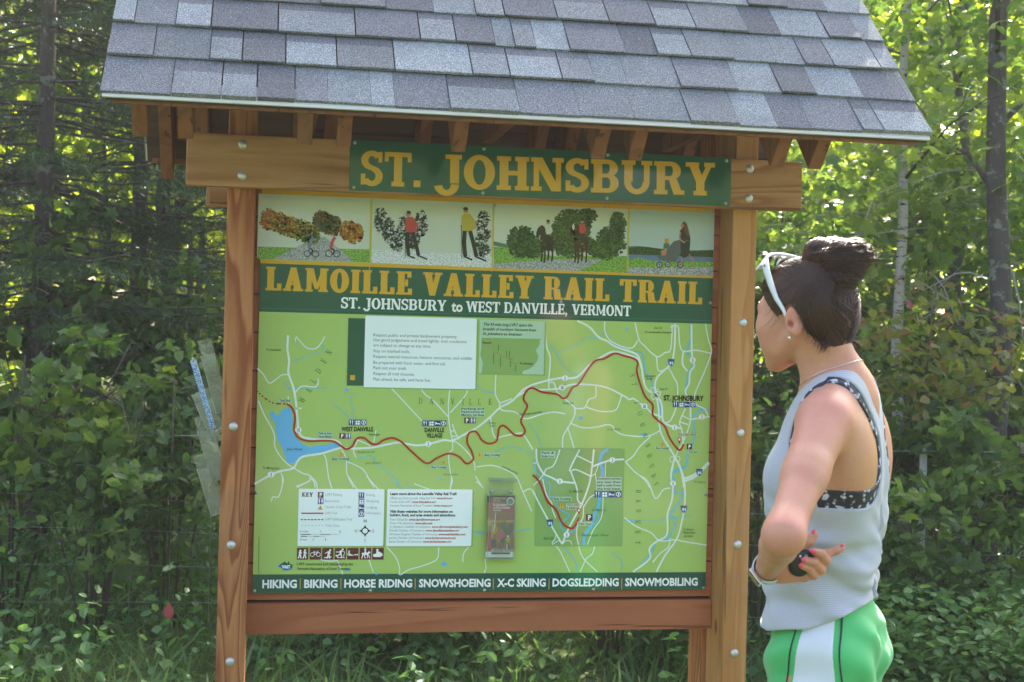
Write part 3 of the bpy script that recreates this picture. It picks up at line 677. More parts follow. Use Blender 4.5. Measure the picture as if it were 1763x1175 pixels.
# roads
for l_ in ([(680,50),(760,90),(825,160),(880,185),(940,225),(1070,270),(1100,310),(1118,375)], ):
    rd(z6(*l_), 3.4)
rd(z6((0,775),(80,710),(160,635),(240,590),(330,505),(430,465),(560,437),(675,430),(760,350),(850,290),(930,258),(1040,285),(1090,310),(1115,370),(1125,440),(1150,510),(1220,560),(1250,620),(1258,720),(1300,755),(1380,775)), 3.4)
rd(z6((275,560),(380,505),(430,515),(570,505),(640,480),(760,480),(880,500),(1000,560),(1030,580),(1060,575),(1110,610),(1150,640),(1185,675),(1215,685),(1260,705)), 3)
for l_ in ([(465,130),(475,230),(497,290),(495,380),(488,450),(490,510)],[(490,465),(525,470),(540,520),(575,560),(600,580),(655,625),(665,650),(660,690),(620,770),(585,830),(582,905)],[(660,640),(720,640),(740,620),(760,580),(805,560),(805,495)],[(740,630),(810,655),(880,662),(940,650),(965,600),(980,550)],
           [(635,740),(720,770),(820,765),(880,750),(920,760),(935,790),(1000,820),(1120,830),(1180,820),(1240,790)],[(615,765),(660,910)],[(310,705),(350,708),(440,680),(520,665),(600,678)],[(160,640),(180,655),(260,665),(310,705)],[(132,410),(128,540),(155,600),(160,640)],[(160,605),(240,575)],[(98,690),(100,740),(125,835),(190,825),(290,808),(320,820),(380,918)],
           [(1070,60),(1095,170),(1130,215),(1215,290),(1270,265),(1310,240),(1320,75)],[(1215,290),(1225,380),(1255,385),(1295,370),(1330,430),(1355,480),(1355,560),(1345,640),(1310,720),(1280,735)],[(865,55),(870,130),(920,195),(1040,235),(1090,180)],
           [(1340,70),(1338,200),(1325,310),(1310,345),(1220,430),(1205,500),(1215,560),(1228,640),(1235,760),(1260,840),(1340,970),(1380,1060),(1400,1175)],
           [(1310,90),(1360,90),(1370,200),(1395,255),(1480,248),(1585,270)],[(1545,70),(1565,180),(1585,260),(1535,400),(1475,540),(1480,610),(1540,645),(1560,690)],[(1395,260),(1390,340),(1425,390)],[(1450,75),(1455,300),(1470,350),(1440,400),(1435,470),(1410,530),(1440,600),(1445,700)],
           [(1445,715),(1575,695)],[(1410,640),(1370,735),(1385,780),(1395,880)],[(1365,730),(1430,750)],[(1390,690),(1440,715)],[(1445,640),(1440,740),(1400,850),(1345,960),(1310,1080),(1325,1170)],[(1395,1135),(1480,1100),(1570,1010)],[(1400,1115),(1480,1085),(1565,1000)],[(1005,1000),(1060,960),(1100,900),(1175,830)],[(1005,1000),(1060,1060),(1110,1100),(1150,1140),(1170,1175)]):
    rd(z6(*l_), 2.3 if l_[0][0] not in (1340, 1450, 1395, 1400) else 3.2)
for cx_, cy_ in ((1192,520),(1225,545),(1195,560),(1228,530),(1320,985),(1358,982)):
    (c_,) = z6((cx_, cy_)); rd([(c_[0]+4*math.cos(a), c_[1]+5*math.sin(a)) for a in np.linspace(0, 2*math.pi, 9)], 1.3)
rd(z5((298,148),(293,240),(305,320),(300,400),(330,490),(345,560),(360,700),(370,790),(400,835),(500,850),(610,855),(650,880),(665,905),(720,912),(860,905),(960,885),(1040,870),(1100,880),(1170,890),(1250,880),(1345,855),(1400,858),(1470,825),(1565,775)), 3.6)
rd(z5((72,1150),(150,1105),(230,1068),(330,1045),(360,1000),(400,965),(520,945),(620,915),(665,905)), 3.4)
for l_ in ([(90,370),(130,410),(170,470),(220,440),(255,415),(298,412)],[(345,165),(350,190)],[(350,155),(390,200),(430,235),(485,235),(520,200),(545,155)],[(298,560),(300,610)],[(345,535),(370,505),(400,490),(480,495),(500,470),(500,440)],[(98,590),(140,690),(180,760),(205,820),(210,900),(250,970),(300,1020),(340,1045),(400,1080),(440,1090),(440,1130),(350,1165)],
           [(345,640),(390,640)],[(1390,500),(1380,600),(1380,700),(1390,780),(1405,860),(1405,920),(1380,950),(1390,1060),(1405,1130),(1390,1175)],[(985,495),(1200,725)],[(1190,500),(1220,545),(1280,590),(1375,695)],[(1500,505),(1495,550),(1390,670)],[(1400,860),(1450,880),(1540,980),(1560,1060)],[(540,955),(555,990),(570,1100),(590,1175)],[(660,920),(690,980),(695,1080),(740,1175)],[(700,1000),(800,1050),(850,1130),(880,1175)],
           [(890,790),(875,870)],[(770,850),(740,920),(755,970)],[(250,1075),(265,1120),(255,1175)],[(440,1110),(470,1130),(480,1175)],[(1405,745),(1420,790),(1450,850)],[(1390,795),(1420,790)],[(1395,830),(1440,825)],[(760,850),(850,890)]):
    rd(z5(*l_), 2)
for l_ in ([(250,0),(250,60),(225,135),(190,135),(178,165)],[(435,0),(470,40),(480,85)],[(345,75),(430,30)],[(550,0),(575,85)],[(680,0),(740,90)],[(800,0),(880,90)],[(1110,50),(1220,90)],[(1355,0),(1345,90)],[(1510,0),(1555,70)],[(1270,460),(1260,540),(1180,580),(1080,610),(1020,645)],[(930,460),(990,530),(1015,600),(1012,645)],[(790,460),(820,560),(845,630)],[(610,550),(645,640)],[(500,545),(560,555),(610,550)],[(1470,460),(1435,500),(1428,560)]):
    rd(z7(*l_), 2)
for l_ in ([(0,148),(90,140),(170,165),(230,205),(270,295),(320,405)],[(270,293),(325,285),(410,440),(495,600)],[(440,590),(480,630),(540,755)],[(590,580),(600,640),(630,690),(700,755)],[(685,600),(670,650),(635,680),(600,755)],[(50,680),(55,730),(45,760)],[(855,440),(920,490),(1010,530),(1060,575),(1150,570),(1200,580),(1330,600)],
           [(860,115),(920,180),(990,230),(1035,330),(1080,280),(1120,270)],[(1145,95),(1125,200),(1135,260),(1130,340),(1105,420),(1100,540),(1040,580),(1000,620),(1000,680),(905,755)],[(1165,120),(1200,220),(1205,350),(1190,450),(1160,560),(1090,660),(1040,755)],[(1195,230),(1270,200),(1345,130)],[(1190,215),(1260,190),(1340,122)],[(1120,560),(1110,610),(1060,650),(1020,700)],[(0,230),(40,270)],[(325,45),(300,0)]):
    rd(z8(*l_), 2.1 if l_[0][0] not in (1145, 1165) else 3.2)
# insets
card('map_inset', 'inset', 920, 772.5, 1073, 939, 6, .0005)
zi = lambda *p: [(905+x/6.5278, 765+y/6.5278) for x, y in p]
II = 'map_road'
B.line('map_river', 'lake', zi((930,60),(870,90),(835,180),(860,290),(855,370),(835,560),(815,700),(770,800),(735,920),(680,990),(655,1060),(655,1132)), 5.5, 7); B.line('map_river', 'lake', zi((800,780),(820,820),(790,880),(740,910)), 2, 7)
B.line('map_river', 'lake', zi((90,170),(100,280),(150,345),(200,360),(230,420),(270,470),(270,585),(370,600),(345,680),(400,740),(480,790),(460,840),(390,880),(410,960),(510,990),(560,950),(600,900),(650,890)), 2, 7)
for l_, w_ in (([(118,50),(128,200),(200,330),(280,370),(370,415),(440,425),(550,437)],3.2),([(605,60),(500,270),(510,320),(575,500),(585,630),(640,680)],2.8),([(765,60),(745,250),(715,440),(640,650),(560,800),(470,970),(410,1120)],3.2),([(578,130),(740,210)],2.4),([(515,300),(570,288),(730,360)],2.4),([(750,250),(900,195),(975,178),(1105,170)],3.2),([(735,365),(780,325),(815,240)],1.4),([(780,330),(790,400),(800,500)],1.4),([(895,200),(890,380),(870,600),(850,820),(760,960),(690,1130)],1.6),([(80,530),(250,850),(410,1125)],2.8),([(385,60),(315,235),(230,280),(205,330),(160,390),(85,465)],2),([(190,390),(230,560),(290,660),(295,720),(335,830)],2),([(655,700),(720,600),(790,560)],2),([(650,690),(640,830),(590,900),(570,1000),(590,1130)],2),([(340,1000),(330,1060),(300,1100),(300,1132)],1.4),([(310,1120),(370,1085),(410,1120),(450,1085),(500,1090),(520,1132)],1.4),([(80,213),(130,213)],2)):
    B.line(II, 'road', zi(*l_), w_, 8)
B.line('trail_line', 'red', zi((80,345),(150,420),(200,540),(250,650),(340,740),(390,850),(440,915),(510,945),(550,920),(600,820)), 3.6, 9)
card('map_inset', 'panel2', 824, 553.5, 938, 643, 6, .0005)
zj = lambda *p: [(815+x/11.19, 545+y/11.19) for x, y in p]
pp('map_inset', 'inset', zj((155,410),(1300,435),(1270,480),(1280,530),(1200,660),(1250,760),(1230,860),(1150,960),(1080,1010),(960,1050),(935,1110),(155,1100),(185,900),(130,740),(155,600)), 8)
B.line('trail_line', 'red', zj((215,460),(300,440),(340,520),(385,590),(400,690),(450,695),(540,770),(620,785),(710,835),(750,880),(790,915),(880,895),(900,915)), .9, 9, dash=2)
B.line('trail_line', 'red', zj((710,835),(760,800)), .9, 9)
for x, y0, y1 in ((420,445,570),(480,550,660),(388,720,910),(522,780,970),(635,665,780),(690,660,800),(782,685,890),(712,860,970),(812,940,1060)): B.line('map_lettering', 'textgreen', zj((x, y0), (x, y1)), 1.1, 9, False, dash=1.2)
for s_, x, y, w_ in (('The 93-mile long LVRT spans the', 188, 178, 945), ('breadth of northern Vermont from', 180, 268, 1020), ('St. Johnsbury to Swanton.', 180, 358, 755)):
    p = zj((x, y), (x+w_, y+w_*.022)); B.text('map_lettering', 'black', s_, p[0], p[1], 4.9, 9, .012, .2)
p = zj((170,522),(340,527)); B.text('map_lettering', 'black', 'Swanton', *p, 3.2, 9, .03); p = zj((900,922),(1145,930)); B.text('map_lettering', 'black', 'St. Johnsbury', *p, 3.2, 9, .03)
# rules panel
p0 = B.pt(597, 664)
B.urect('rules_card', 'darkgreen', B.pt(597,664)[0], B.pt(597,664)[1], B.pt(640,600)[0], B.pt(640,549)[1], 6, .001)
card('rules_card', 'panel', 626, 549, 821, 667, 8)
B.rect('rules_card', 'yellow', 603, 646, 611, 655, 8)
zr = lambda *p: [(585+x/7.196, 570+y/7.196) for x, y in p]
for s_, x, y, x1 in (('Respect public and private landowners property.', 415, 68, 1455), ('Use good judgement and tread lightly; trail conditions', 415, 127, 1570), ('are subject to change at any time.', 415, 193, 1128), ('Stay on marked trails.', 415, 265, 868), ('Respect natural resources, historic structures, and wildlife.', 415, 333, 1643), ('Be prepared with food, water, and first aid.', 415, 408, 1308), ('Pack out your trash.', 415, 474, 830), ('Respect all trail closures.', 415, 545, 925), ('Plan ahead, be safe, and have fun.', 415, 615, 1125)):
    d = (x1-x)*.022; p = zr((x, y), (x1, y+d)); B.text('rules_lettering', 'grey', s_, p[0], p[1], 5.1, 9, .004)
# key and web cards
card('key_card', 'panel', 512, 842.5, 662, 940.5, 6)
card('website_card', 'panel', 664.5, 843, 813.5, 940.8, 6)
zk = lambda *p: [(500+x/8.394, 835+y/8.394) for x, y in p]
sm2 = Slab(st=.22, sh=.12, ex=.06, th=.12, W=.8)
p = zk((165,170),(325,172)); sm2.put(B, 'key_lettering', 'black', 'KEY', *p, 7.0, 8)
def icon(cx_, cy_, s_, kind, layer=8, col=None):
    """small square pictogram centred on a photo pixel"""
    col = col or ('maroon' if kind == 'P' else 'blue'); h = s_/2
    a, b = B.pt(cx_-h, cy_+h), B.pt(cx_+h, cy_-h); B.urect('map_icon', col, a[0], a[1], b[0], b[1], layer, .0006)
    L = layer+1; f = lambda *q: [(cx_+x*s_/10, cy_+y*s_/10) for x, y in q]; r_ = lambda x0, y0, x1, y1: pp('map_icon', 'white', f((x0,y0),(x1,y0),(x1,y1),(x0,y1)), L)
    if kind == 'P': B.text('map_icon', 'white', 'P', f((-2,3.4))[0], f((2.4,3.4))[0], s_*.68, L, .05)
    elif kind == 'wc': r_(-3.6,-2.4,-1.2,1); r_(-3,1,-1.6,4); r_(1.2,-2.4,3.6,1); r_(1.6,1,3,4); B.disc('map_icon', 'white', *f((-2.4,-3.6))[0], s_*.1, L); B.disc('map_icon', 'white', *f((2.4,-3.6))[0], s_*.1, L)
    elif kind == 'fork': r_(-2.9,-4,-1.2,0); r_(-2.4,0,-1.7,4); r_(1.2,-4,2.6,.5); r_(1.5,.5,2.2,4)
    elif kind == 'shop': r_(-3.6,-3,-.4,0); r_(-3.6,.6,-.4,4); r_(.4,-3.4,3.8,-.4); r_(.2,.4,3.8,4)
    elif kind == 'bed': r_(-4,-2.4,-3.2,2.6); r_(-4,-.2,4,1.4); r_(3.2,.6,4,2.6); r_(-3,-1.8,-1,-.4)
    elif kind == 'q': B.disc('map_icon', 'white', cx_, cy_, s_*.4, L); B.disc('map_icon', 'blue', cx_, cy_, s_*.29, L+1); B.text('map_icon', 'white', '?', f((-1.3,2.2))[0], f((1.5,2.2))[0], s_*.42, L+2, .05)
def warn(cx_, cy_, s_, L=8):
    pp('map_icon', 'amber', [(cx_, cy_-s_*.5), (cx_+s_*.58, cy_+s_*.5), (cx_-s_*.58, cy_+s_*.5)], L); pp('map_icon', 'pbrown', [(cx_-s_*.07, cy_-s_*.2), (cx_+s_*.07, cy_-s_*.2), (cx_+s_*.04, cy_+s_*.2), (cx_-s_*.04, cy_+s_*.2)], L+1); B.disc('map_icon', 'pbrown', cx_, cy_+s_*.33, s_*.07, L+1)
for k_, y in (('P', 146), ('wc', 237)): icon(*zk((437, y))[0], 10, k_)
warn(*zk((431, 326))[0], 8)
for k_, y in (('fork', 152), ('shop', 243), ('bed', 332), ('q', 421)): icon(*zk((1025, y))[0], 10, k_)
for s_, x, y, x1 in (('LVRT Parking', 505, 158, 745), ('Restrooms', 500, 250, 705), ('Caution: Cross Traffic', 500, 336, 880), ('LVRT Trail', 500, 425, 672), ('LVRT-Unfinished Trail', 498, 514, 888), ('Town Lines', 500, 603, 706), ('Dining', 1095, 160, 1218), ('Shopping', 1095, 250, 1280), ('Lodging', 1092, 340, 1248), ('Information', 1092, 424, 1308)):
    p = zk((x, y), (x1, y+2)); B.text('key_lettering', 'lgrey', s_, p[0], p[1], 4.3, 8, 0)
B.line('key_line', 'red', zk((155,411),(475,411)), 2.2, 8, False)
for i in range(7): B.line('key_line', 'red', zk((150+i*49,502),(180+i*49,502)), 2, 8, False)
for i in range(7): B.line('key_line', 'lgrey', zk((160+i*48,585),(185+i*48,585)), .7, 8, False)
B.line('key_line', 'black', zk((150,717),(293,717)), 1.2, 8, False); B.line('key_line', 'black', zk((433,717),(575,717)), 1.2, 8, False); B.line('key_line', 'lgrey', zk((293,717),(715,717)), .5, 8, False)
B.line('key_line', 'black', zk((150,745),(240,745)), 1.2, 8, False); B.line('key_line', 'black', zk((328,745),(418,745)), 1.2, 8, False); B.line('key_line', 'lgrey', zk((240,745),(505,745)), .5, 8, False)
for s_, x, y, x1 in (('0 mile', 138, 688, 258), ('.5', 420, 688, 445), ('1', 710, 690, 722), ('0 km', 138, 805, 235), ('.5', 312, 805, 337), ('1', 502, 805, 514)):
    p = zk((x, y), (x1, y)); B.text('key_lettering', 'grey', s_, p[0], p[1], 3.6, 8, .0)
(c_,) = zk((1078, 665)); R1 = 6.0
for a in range(4):
    t = a*math.pi/2; pp('map_icon', 'black', [(c_[0]+11*math.cos(t), c_[1]+11*math.sin(t)), (c_[0]+5.5*math.cos(t+.45), c_[1]+5.5*math.sin(t+.45)), (c_[0]+5.5*math.cos(t-.45), c_[1]+5.5*math.sin(t-.45))], 8)
B.disc('map_icon', 'black', *c_, R1+.3, 8.5); B.disc('map_icon', 'panel', *c_, R1-1.6, 9.5)
for s_, x, y, x1, ik in (('N', 1060, 545, 1100, 'black'), ('S', 1064, 822, 1088, 'lgrey'), ('W', 922, 690, 972, 'lgrey'), ('E', 1185, 690, 1210, 'lgrey')):
    p = zk((x, y), (x1, y)); B.text('key_lettering', ik, s_, p[0], p[1], 5.2, 8, .015)
zw = lambda *p: [(655+x/10.218, 835+y/10.218) for x, y in p]
for s_, w_, x, y, x1, xm in (('Learn more about the Lamoille Valley Rail Trail!', '', 172, 178, 1338, 0), ('Official site of the Lamoille Valley Rail Trail: ', 'www.lvrt.org', 165, 252, 980, 1262), ('Friends of the LVRT: ', 'www.friendslvrt.org', 165, 318, 545, 970), ('Vermont Association of Snow Travelers: ', 'www.vtvast.org', 165, 382, 925, 1262),
    ('Visit these websites for more information on', '', 165, 488, 1268, 0), ('lodging, food, and area events and attractions.', '', 165, 552, 1322, 0), ('Town of Danville: ', 'www.danvillevermont.org', 160, 628, 490, 1042), ('Town of St. Johnsbury: ', 'www.stjvt.com', 160, 692, 600, 910), ('St. Johnsbury Chamber of Commerce: ', 'www.discoverstjohnsbury.com', 160, 755, 895, 1530),
    ('Danville Chamber of Commerce: ', 'www.danvillevtchamber.org', 158, 820, 785, 1380), ('Northeast Kingdom Chamber of Commerce: ', 'www.nekchamber.com', 158, 886, 1010, 1492), ('Lyndon Chamber of Commerce: ', 'www.lyndonvermont.com', 155, 950, 772, 1318), ('Burke Chamber of Commerce: ', 'www.burkechamber.org', 152, 1016, 738, 1245)):
    if not w_: p = zw((x, y), (x1, y+2)); B.text('website_lettering', 'black', s_, p[0], p[1], 4.3, 8, .04)
    else:
        p = zw((x, y), (x1-8, y+1)); B.text('website_lettering', 'grey', s_.strip(), p[0], p[1], 3.8, 8, -.004); p = zw((x1+5, y+1), (xm, y+2)); B.text('website_lettering', 'red', w_, p[0], p[1], 3.7, 8, .03, .18)
# activity pictograms
zq = lambda *p: [(460+x/8.0136, 940+y/8.0136) for x, y in p]
ic = 'pictogram'
for i, x in enumerate((488, 664, 836, 1009, 1181, 1355, 1528)):
    (a_, b_) = zq((x-80, 190), (x+80, 28)); u, v = B.pt(*a_), B.pt(*b_); B.urect('pictogram', 'maroon', u[0], u[1], v[0], v[1], 6, .0015)
    f = lambda *p: zq(*[(x+a, 108+b) for a, b in p]); L = lambda pts, w_: B.line(ic, 'white', f(*pts), w_, 8, False); Dd = lambda a, b, r: B.disc(ic, 'white', *f((a, b))[0], r, 8)
    def man(dx, k=1, lean=0):
        Dd(dx+8+lean, -48*k, 1.7); pp(ic, 'white', f((dx-16,-34*k),(dx+12+lean,-36*k),(dx+14,8),(dx-10,10)), 8); L([(dx-4,5),(dx-10,35),(dx-22,66)], 2); L([(dx+6,5),(dx+12,35),(dx+16,66)], 2); L([(dx+8,-28),(dx+30,0)], 1.3)
    if i == 0: man(-38, .85); man(28, 1)
    if i == 1:
        for s_ in (-42, 42): Dd(s_, 12, 3.7); B.disc(ic, 'maroon', *f((s_, 12))[0], 2.8, 9)
        L([(-42,12),(-16,-22),(30,-22),(42,12)], .9); L([(-16,-22),(2,12),(30,-22)], .9); L([(-42,12),(2,12)], .9); L([(-26,-28),(-8,-28)], 1); L([(28,-36),(42,-34)], 1)
    if i == 2: man(10, 1, 14); L([(-50,56),(50,44)], 1.6); L([(-5,-20),(-36,-4)], 1.3)
    if i == 3: Dd(32,-58,1.7); pp(ic, 'white', f((-4,-44),(26,-46),(12,10),(-12,0)), 8); L([(0,0),(-30,26),(-64,30)], 2); L([(6,4),(18,30),(14,56)], 2); L([(-44,54),(62,56)], 1.1); L([(-64,14),(-30,54)], 1.1); L([(20,-34),(60,-26),(44,44)], 1.0); L([(-62,-24),(-20,-22),(0,-36)], 1.2)
    if i == 4: L([(-70,20),(-50,-34),(-40,20)], 1.8); Dd(-50,-36,1.2); pp(ic, 'white', f((-50,0),(-6,14),(6,28),(-60,28)), 8); L([(6,18),(70,10)], .9); pp(ic, 'white', f((30,8),(70,4),(72,16),(34,18)), 8); L([(38,12),(36,26)], .9); L([(66,12),(66,26)], .9)
    if i == 5: pp(ic, 'white', f((-48,-12),(30,-16),(44,-34),(66,-28),(70,-8),(52,-4),(38,18),(-30,20),(-50,8)), 8); L([(-36,10),(-44,40),(-52,68)], 1.6); L([(-20,14),(-10,44),(0,66)], 1.6); L([(22,10),(32,40),(24,62)], 1.5); L([(32,6),(52,34),(56,64)], 1.4); pp(ic, 'white', f((-10,-50),(6,-50),(10,-14),(-14,-14)), 8); Dd(-2,-60,1.6)
    if i == 6: pp(ic, 'white', f((-68,10),(-10,-6),(20,-30),(60,0),(66,24),(30,46),(-60,46),(-66,30)), 8); pp(ic, 'white', f((-22,-36),(-4,-40),(6,-6),(-24,0)), 8); Dd(-8,-52,1.8); L([(-4,-28),(24,-22)], 1.2)
for s_, y, x1 in (('LVRT constructed and maintained by the', 268, 1182), ('Vermont Association of Snow Travelers.', 332, 1152)):
    p = zq((408, y), (x1, y+1)); B.text('map_lettering', 'black', s_, p[0], p[1], 4.7, 8, .012)
pp('emblem', 'shield', zq((145,285),(190,300),(215,330),(260,342),(330,325),(350,290),(320,255),(250,225),(190,245)), 6); pp('emblem', 'darkgreen', zq((175,270),(240,215),(275,250),(300,205),(310,250),(365,262),(340,275),(355,300),(250,270)), 7)
p = zq((200,308),(318,310)); B.text('emblem', 'white', 'VAST', p[0], p[1], 5, 9, .06)
# trail
B.line('trail_line', 'red', z5((90,525),(140,570),(200,605),(290,610)), 2.4, 9, True, dash=3.2)
B.line('trail_line', 'red', z5((290,610),(325,640),(345,700),(338,780),(365,835),(430,860),(520,858),(600,862),(650,890),(690,915),(730,895),(760,845),(810,840),(860,878),(900,880),(940,855),(1000,840),(1060,865),(1130,930),(1230,1010),(1300,975),(1380,945),(1450,965),(1500,1012),(1545,985),(1535,930),(1505,870),(1515,810),(1555,795),(1580,815),(1605,855),(1650,878),(1700,862),(1712,820),(1720,775),(1745,755),(1775,772),(1820,815),(1870,825),(1895,790),(1868,730),(1885,680),(1910,625),(1885,580),(1900,530),(1945,503),(2010,530),(2110,545),(2150,572),(2180,560),(2215,500),(2260,470),(2355,330),(2430,305),(2500,270),(2560,285),(2630,305),(2655,335),(2650,400),(2700,550),(2755,615),(2755,680),(2790,720),(2840,765),(2870,840),(2920,910),(2945,918),(2965,880)), 3.4, 9)
# shields and pins
def rshield(c_, s_, w_=9, L=10):
    h = w_*.42; B.disc('map_shield', 'white', *c_, w_*.55, L, h*1.15, 8); B.text('map_shield', 'grey', s_, (c_[0]-1.2*len(s_), c_[1]+2.8), (c_[0]+1.3*len(s_), c_[1]+2.8), 5.4, L+1, .04)
for c_, s_ in ((z5((183,1086)),'2'),(z5((1242,880)),'2'),(z6((597,436)),'2'),(z6((577,500)),'2B'),(z6((1132,626)),'2B'),(z6((1458,315)),'5'),(z6((1520,697)),'2'),(z6((1335,768)),'2'),(z6((1325,1147)),'5'),(z6((562,1131)),'2'),(z6((916,988)),'2'),(z8((521,540)),'5'),(z5((367,785)),'15')): rshield(c_[0], s_, 10.5)
def ishield(c_): 
    x, y = c_; pp('map_shield', 'shield', [(x-5.5,y-5),(x+5.5,y-5),(x+5.5,y),(x+2.5,y+5),(x,y+6.5),(x-2.5,y+5),(x-5.5,y)], 10); pp('map_shield', 'maroon', [(x-5.5,y-6),(x+5.5,y-6),(x+5.5,y-4),(x-5.5,y-4)], 11); B.text('map_shield', 'white', '91', (x-3, y+3), (x+3, y+3), 4.6, 11, .04)
for c_ in (z6((1313,332)), z8((425,472)), z8((1198,392)), z6((1503,1072))): ishield(c_[0])
def pin(c_, L=11):
    x, y = c_; B.disc('map_pin', 'red', x, y, 3.4, L); pp('map_pin', 'red', [(x-2.6,y+1.5),(x+2.6,y+1.5),(x,y+8)], L); B.disc('map_pin', 'white', x, y, 2, L+1)
pin(zi((597,742))[0]); pin(z6((1368,850))[0])
# notes
def note(c0, c1, lines, inkn='black', hp=3.8, bg='panel2', L=10):
    (x0, y0), (x1, y1) = c0, c1; B.rect('map_note', bg, x0, y0, x1, y1, L); n = len(lines); st = (y1-y0)/n
    for i, s_ in enumerate(lines): B.text('map_lettering', inkn, s_, (x0+1.5, y0+st*(i+.78)), (x1-1.5, y0+st*(i+.78)), min(hp, st*.62), L+1, .02)
note(*z5((232,576),(318,600)), ['Trail End']); note(*z5((498,797),(598,842)), ["Park at Joe's", 'Pond Beach']); note(*z5((590,968),(716,992)), ['Busy Crossing!']); note(*z5((1258,1025),(1370,1048)), ['Busy Crossing!'])
note(*z5((1460,632),(1625,695)), ['Parking and', 'Restrooms at', "Marty's 1st Stop"]); note(*z6((50,940),(166,966)), ['Busy Crossing!']); note(*z6((435,928),(530,975)), ['Park &', 'Ride Lot.']); note(*z8((442,320),(552,343)), ['Busy Crossing!']); note(*z8((518,360),(596,396)), ['YOU ARE', 'HERE'], 'red', 5); note(*z8((582,465),(668,488)), ['Trail Head'], 'black')
note(*z8((692,206),(838,284)), ['Downtown services', 'are less than', 'half a mile from', 'the trail head.'], 'maroon'); note(*z6((1350,806),(1486,828)), ['YOU ARE HERE'], 'red', 4); note(*z6((1205,898),(1300,918)), ['Busy Crossing!']); note(*z6((1425,925),(1495,943)), ['Trail Head'])
for c_ in (z5((655,948)), z5((1345,1003)), z6((22,952)), z6((1255,880))): warn(*c_[0], 7.5, 10)
warn(*z8((492,371))[0], 9.5, 10)
for i, k_ in enumerate(('fork','shop','bed','q')): icon(*z5((1222+i*41, 741))[0], 10, k_, 10); icon(*z8((700+i*40, 306))[0], 11, k_, 10); icon(*z6((1342+i*39, 614))[0], 9.3, k_, 10)
for i, k_ in enumerate(('fork','shop','q')): icon(*z5((725+i*41, 735))[0], 9.8, k_, 10)
for c_ in (z5((662,826)), z5((1504,722))): icon(*c_[0], 9.5, 'P', 10); icon(c_[0][0]+10.3, c_[0][1], 9.5, 'wc', 10)
icon(*z8((652,440))[0], 11.5, 'P', 10); icon(*z6((1436,897))[0], 9, 'P', 10)
def nm(zf, s_, x0, y0, x1, y1, hp, bold=.02, shear=0, inkn='textgreen'):
    p = zf((x0, y0), (x1, y1)); B.text('map_lettering', inkn, s_, p[0], p[1], hp, 10, bold, shear)
nm(z5, 'WEST DANVILLE', 657, 794, 872, 794, 7.2, .03, 0, 'black'); nm(z5, 'DANVILLE', 1218, 800, 1350, 800, 7.2, .03, 0, 'black'); nm(z5, 'VILLAGE', 1230, 837, 1338, 837, 7.2, .03, 0, 'black'); nm(z6, 'ST. JOHNSBURY', 1262, 586, 1532, 590, 9, .035, 0, 'black')
nm(z5, 'To Hardwick', 148, 252, 248, 254, 4.2, .01, .2); nm(z5, 'To Montpelier', 124, 1048, 240, 1052, 4.2, .01, .2); nm(z5, "Joe's Pond", 288, 922, 388, 924, 4.2, .01, .2); nm(z5, 'Kittredge', 842, 823, 915, 823, 3.8, .01, .2); nm(z5, 'Brightman Rd', 768, 940, 880, 940, 3.4, 0, .2); nm(z5, "Joe's Branch", 818, 1015, 925, 1012, 3.4, 0, .2); nm(z5, 'Penman Rd', 1345, 1092, 1440, 1092, 3.4, 0, .2)
nm(z6, 'Exit 22', 1198, 106, 1250, 106, 4.2, .01, .2); nm(z6, 'To Lyndonville, Newport', 1133, 132, 1318, 134, 4, .01, .2); nm(z6, 'Exit 21', 1233, 518, 1285, 518, 4.2, .01, .2); nm(z6, 'Sleepers', 1136, 428, 1205, 428, 4, .01, .2); nm(z6, 'River', 1146, 448, 1190, 448, 4, .01, .2); nm(z6, 'Swan Rd', 582, 610, 655, 612, 3.8, .01); nm(z6, 'Penny', 86, 744, 130, 745, 3.8, .01); nm(z6, 'Lane', 90, 763, 126, 763, 3.8, .01)
nm(z6, 'Old Stagecoach Rd', 285, 690, 440, 670, 3.8, .01); nm(z6, "Joe's Brook Rd", 172, 1036, 275, 1086, 3.8, .01, .1); nm(z6, 'Crow Hill Rd', 880, 788, 972, 788, 3.4, 0, .1); nm(z8, 'Exit 20', 388, 568, 442, 568, 4.6, .01, .2); nm(z8, 'So Main St', 535, 296, 615, 296, 4, .01); nm(z8, 'So Main St', 668, 403, 748, 403, 4, .01); nm(z8, 'Passumpsic River', 607, 548, 765, 548, 4.2, .01, .2)
nm(z8, 'To Barnet,', 1192, 514, 1256, 516, 4, .01, .2); nm(z8, 'White River', 1188, 533, 1264, 535, 4, .01, .2); nm(z8, 'Junction', 1196, 553, 1248, 553, 4, .01, .2); nm(z8, 'To Littleton', 1252, 240, 1320, 242, 3.8, 0, .2)
sg = Slab(st=.10, sh=.05, ex=.10, th=.05, W=.8)
def big(s_, pts, hp=9.5):
    for ch, (x, y, a) in zip(s_, pts):
        if ch == ' ': continue
        a = math.radians(a); V, F, W = sg.word(ch); L = W*hp*.9; p0 = (x-L/2*math.cos(a)+hp/2*-math.sin(a)*-1*-1, y+L/2*math.sin(a)+hp/2*math.cos(a))
        p1 = (p0[0]+L*math.cos(a), p0[1]-L*math.sin(a)); B.place('map_lettering', 'textgreen', (V, F), W, p0, p1, hp, 10)
big('WALDEN', [(*z5(p)[0], 55) for p in ((425,585),(470,520),(500,455),(535,388),(570,322),(605,262))], 10)
big('DANVILLE', [(*p, 0) for p in ((724,690.5),(743,691),(761,691.5),(779,691.5),(797,692),(810,692),(825,692),(843.5,692))], 10)
